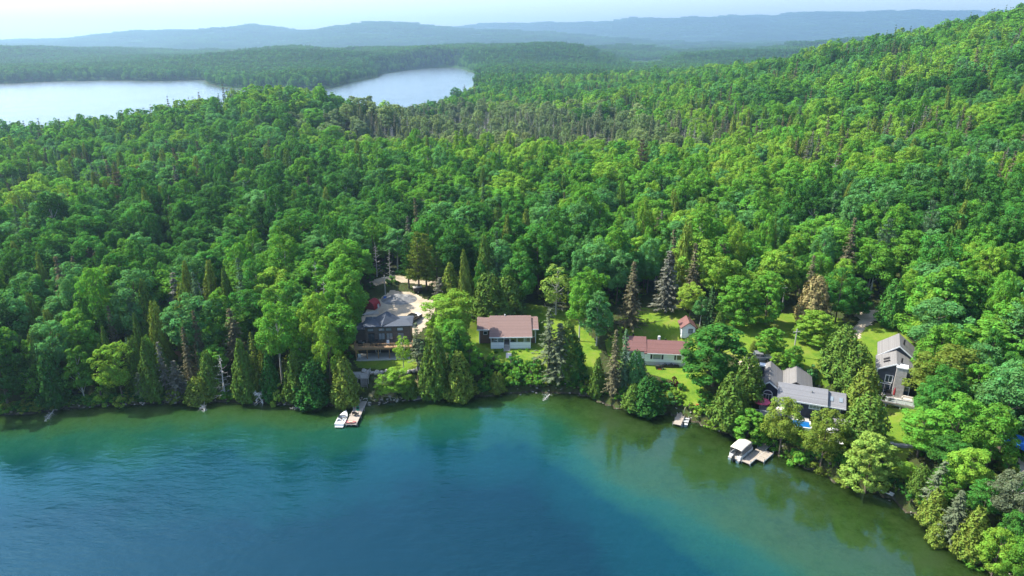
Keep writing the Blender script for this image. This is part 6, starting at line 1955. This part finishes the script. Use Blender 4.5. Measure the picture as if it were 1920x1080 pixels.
# ------------------------------------------------------------------ boulders, stones, driftwood
ico = None
def boulder_mesh(seed):
    r_ = np.random.default_rng(seed)
    import bmesh
    bm = bmesh.new(); bmesh.ops.create_icosphere(bm, subdivisions=2, radius=.5)
    off = r_.normal(0, 1, (6, 3))
    for v in bm.verts:
        s = 1 + sum(.09 * math.sin(3.1 * v.co.dot(Vector(o)) * 2 + k) for k, o in enumerate(off))
        v.co = v.co * s
        v.co.z *= .72
    me = bpy.data.meshes.new('boulder'); bm.to_mesh(me); bm.free()
    me.materials.append(paint('pale_rock', (.42, .38, .34), .9, .2, 2.5, bump=.5))
    return me
BM = [boulder_mesh(k) for k in range(5)]
spots = [(683, 697, 1.2), (690, 699, 1.3), (697, 700, 1.0), (706, 700, 1.3), (716, 699, 1.1), (725, 697, .9), (734, 696, .9), (742, 697, 1.0), (750, 698, 1.4), (759, 701, 1.5), (768, 697, 1.0), (777, 696, 1.2), (786, 694, 1.5), (797, 693, 1.3), (808, 692, 1.5), (819, 692, 1.1), (828, 694, 1.2)]
for k, (px, py, s) in enumerate(spots):
    x, y, z = G(px, py)
    o = link('boulder', BM[k % 5], None, (x, y, z + .15 * s)); o.scale = (s * random.uniform(.9, 1.3), s * random.uniform(.8, 1.1), s); o.rotation_euler = (0, 0, random.uniform(0, 6))
    where = 'leftmost boulder' if k == 0 else ('rightmost boulder' if k == len(spots) - 1 else '%s boulder from the left' % ['', 'second', 'third', 'fourth', 'fifth', 'sixth', 'seventh', 'eighth', 'ninth', 'tenth', 'eleventh', 'twelfth', 'thirteenth', 'fourteenth', 'fifteenth', 'sixteenth'][k])
    tag(o, where + ' in the row below the timber deck lawn', 'boulder', 'boulders along the lawn edge')
# shore stones: many and small
V, F = [], []
r_ = np.random.default_rng(5)
shore_pts = np.array([p_ for p_ in SHORE if -140 < p_[0] < 70])
src = BM[1]
sv = np.array([v.co for v in src.vertices]); sf = [tuple(p_.vertices) for p_ in src.polygons]
import bmesh
bm = bmesh.new(); bmesh.ops.create_icosphere(bm, subdivisions=1, radius=.5)
sv = np.array([v.co for v in bm.verts]); sf = np.array([[v.index for v in f.verts] for f in bm.faces]); bm.free()
allV, allF, off_ = [], [], 0
seg = np.hypot(*np.diff(shore_pts, axis=0).T); cum = np.concatenate([[0], np.cumsum(seg)])
for k in range(1500):
    q = r_.uniform(0, cum[-1])
    sx = np.interp(q, cum, shore_pts[:, 0]) + r_.normal(0, .5); sy = np.interp(q, cum, shore_pts[:, 1]) + r_.normal(0, .5)
    dock_bank = 1.0 if -32 < sx < -18 else .12
    if r_.random() > dock_bank:
        continue
    s = r_.uniform(.2, .6)
    vv = sv * (1 + r_.normal(0, .12, (len(sv), 1))) * s * [1.2, 1, .7]
    allV.append(vv + [sx, sy, max(-.15, float(ground_z(np.array([sx]), np.array([sy]))[0])) + .05]); allF.append(sf + off_); off_ += len(sv)
me = np_mesh('shore_stones', np.concatenate(allV), [np.concatenate(allF)], [paint('shore_rock', (.33, .30, .26), .9, .25, .8)])
tag(link('shore_stones', me), 'small pale stones scattered along the waterline', 'stones', kind='stuff')
def fallen(px, py, L, H, rz, tilt, key, label, z=.1):
    x, y = gp(px, py, z)
    f = FORMS[key]
    o = thing('fallen_tree', label, 'driftwood', (x, y, z), rz)
    o.rotation_euler = (0, tilt, rz); o.scale = (H / 5, H / 5, L / 12)
    link('trunk', f.trunk, o); link('branches', f.crown, o)
M_WHT = paint('bleached_wood', (.62, .60, .57), .9, .1, 2.0)
for me_ in (FORMS['dead1'].trunk.copy(), ):
    pass
def bleached(key):
    f = FORMS[key]
    g = Form(); g.W, g.H = f.W, f.H
    g.trunk = f.trunk.copy(); g.crown = f.crown.copy()
    for m_ in (g.trunk, g.crown):
        m_.materials.clear(); m_.materials.append(M_WHT)
    FORMS[key + 'w'] = g
bleached('dead1'); bleached('dead2')
fallen(493, 752, 4.2, 4.2, R(-100), R(35), 'dead1w', 'bleached white fallen branches at the west shore', .2)
fallen(380, 760, 4.0, 2.6, R(-60), R(80), 'dead2w', 'pale fallen tree reaching into the water below the yellowish cedar', .2)
fallen(1030, 740, 3.6, 2.0, R(-115), R(84), 'dead1w', 'driftwood trunk lying in the shallows below the bungalow', .15)
fallen(100, 770, 6.0, 2.0, R(-70), R(82), 'dead2w', 'pale trunk fallen into the water by the small leaning birch', .2)
fallen(580, 763, 4.0, 2.0, R(-150), R(78), 'dead2w', 'grey branch dipping into the water by the wide dark cedar', .2)

# clearing with timber steps in the west wood
draped('clearing', Gp([(316, 668), (334, 650), (350, 655), (346, 678), (325, 684)]), M_DRY, off=.1)
x, y, z = G(333, 672)
t = thing('timber_steps', 'dark timber steps in the little orange clearing on the west shore', 'steps', (x, y, z), R(30))
for i in range(5):
    B('step', t, -.8, .8, i * .4, i * .4 + .35, i * .22 - .3, i * .22 + .1, M_TIMBER)
for s in (-.85, .8):
    EX('handrail', t, [(0, .9), (2.0, 1.9), (2.0, 2.0), (0, 1.0)], 'x', s, s + .06, M_TRIMD)

# far cottages
for k, (px, py, lb, wm, rm) in enumerate(((437, 107, 'tiny white cottage in the forest beyond the far lake', M_WHITE, M_RGREY), (1143, 188, 'tiny grey roofed cabin in the forest behind the swamp', M_GREYPOST, M_RGREY))):
    x, y = FARHOUSE[k]
    z = hz(x, y)
    t = thing('far_cottage', lb, 'house', (x, y, z + 2), .3 * k)
    s_ = 1.2 if py < 150 else 0.8
    B('wall', t, -6 * s_, 6 * s_, -4 * s_, 4 * s_, -4, 8 * s_, wm); gable('roof', t, -6.6 * s_, 6.6 * s_, -4.8 * s_, 4.8 * s_, 8 * s_, 12 * s_, rm)
    window(t, -2, 5, 2, 2, -4 * s_, M_WHITE, 2); window(t, 2, 5, 2, 2, -4 * s_, M_WHITE, 2)

# ------------------------------------------------------------------ the air
def box_mesh(name, lo, hi, mats=()):
    x0, y0, z0 = lo; x1, y1, z1 = hi
    V = [(x0, y0, z0), (x1, y0, z0), (x1, y1, z0), (x0, y1, z0), (x0, y0, z1), (x1, y0, z1), (x1, y1, z1), (x0, y1, z1)]
    F = [(0, 3, 2, 1), (4, 5, 6, 7), (0, 1, 5, 4), (1, 2, 6, 5), (2, 3, 7, 6), (3, 0, 4, 7)]
    return np_mesh(name, V, [np.array(F)], mats)
hm, hnt, hout = new_mat('haze')
pv = N(hnt, 'ShaderNodeVolumePrincipled')
pv.inputs['Color'].default_value = (0.48, 0.74, 1.0, 1)
pv.inputs['Density'].default_value = 0.00015
pv.inputs['Anisotropy'].default_value = 0.5
hnt.links.new(pv.outputs[0], hout.inputs['Volume'])
hmx = float(_GZ.max())
haze = tag(link('haze', box_mesh('haze', (-12800, -1600, -16), (12800, 12600, max(hmx + 30, 240)), [hm])), kind='stuff')
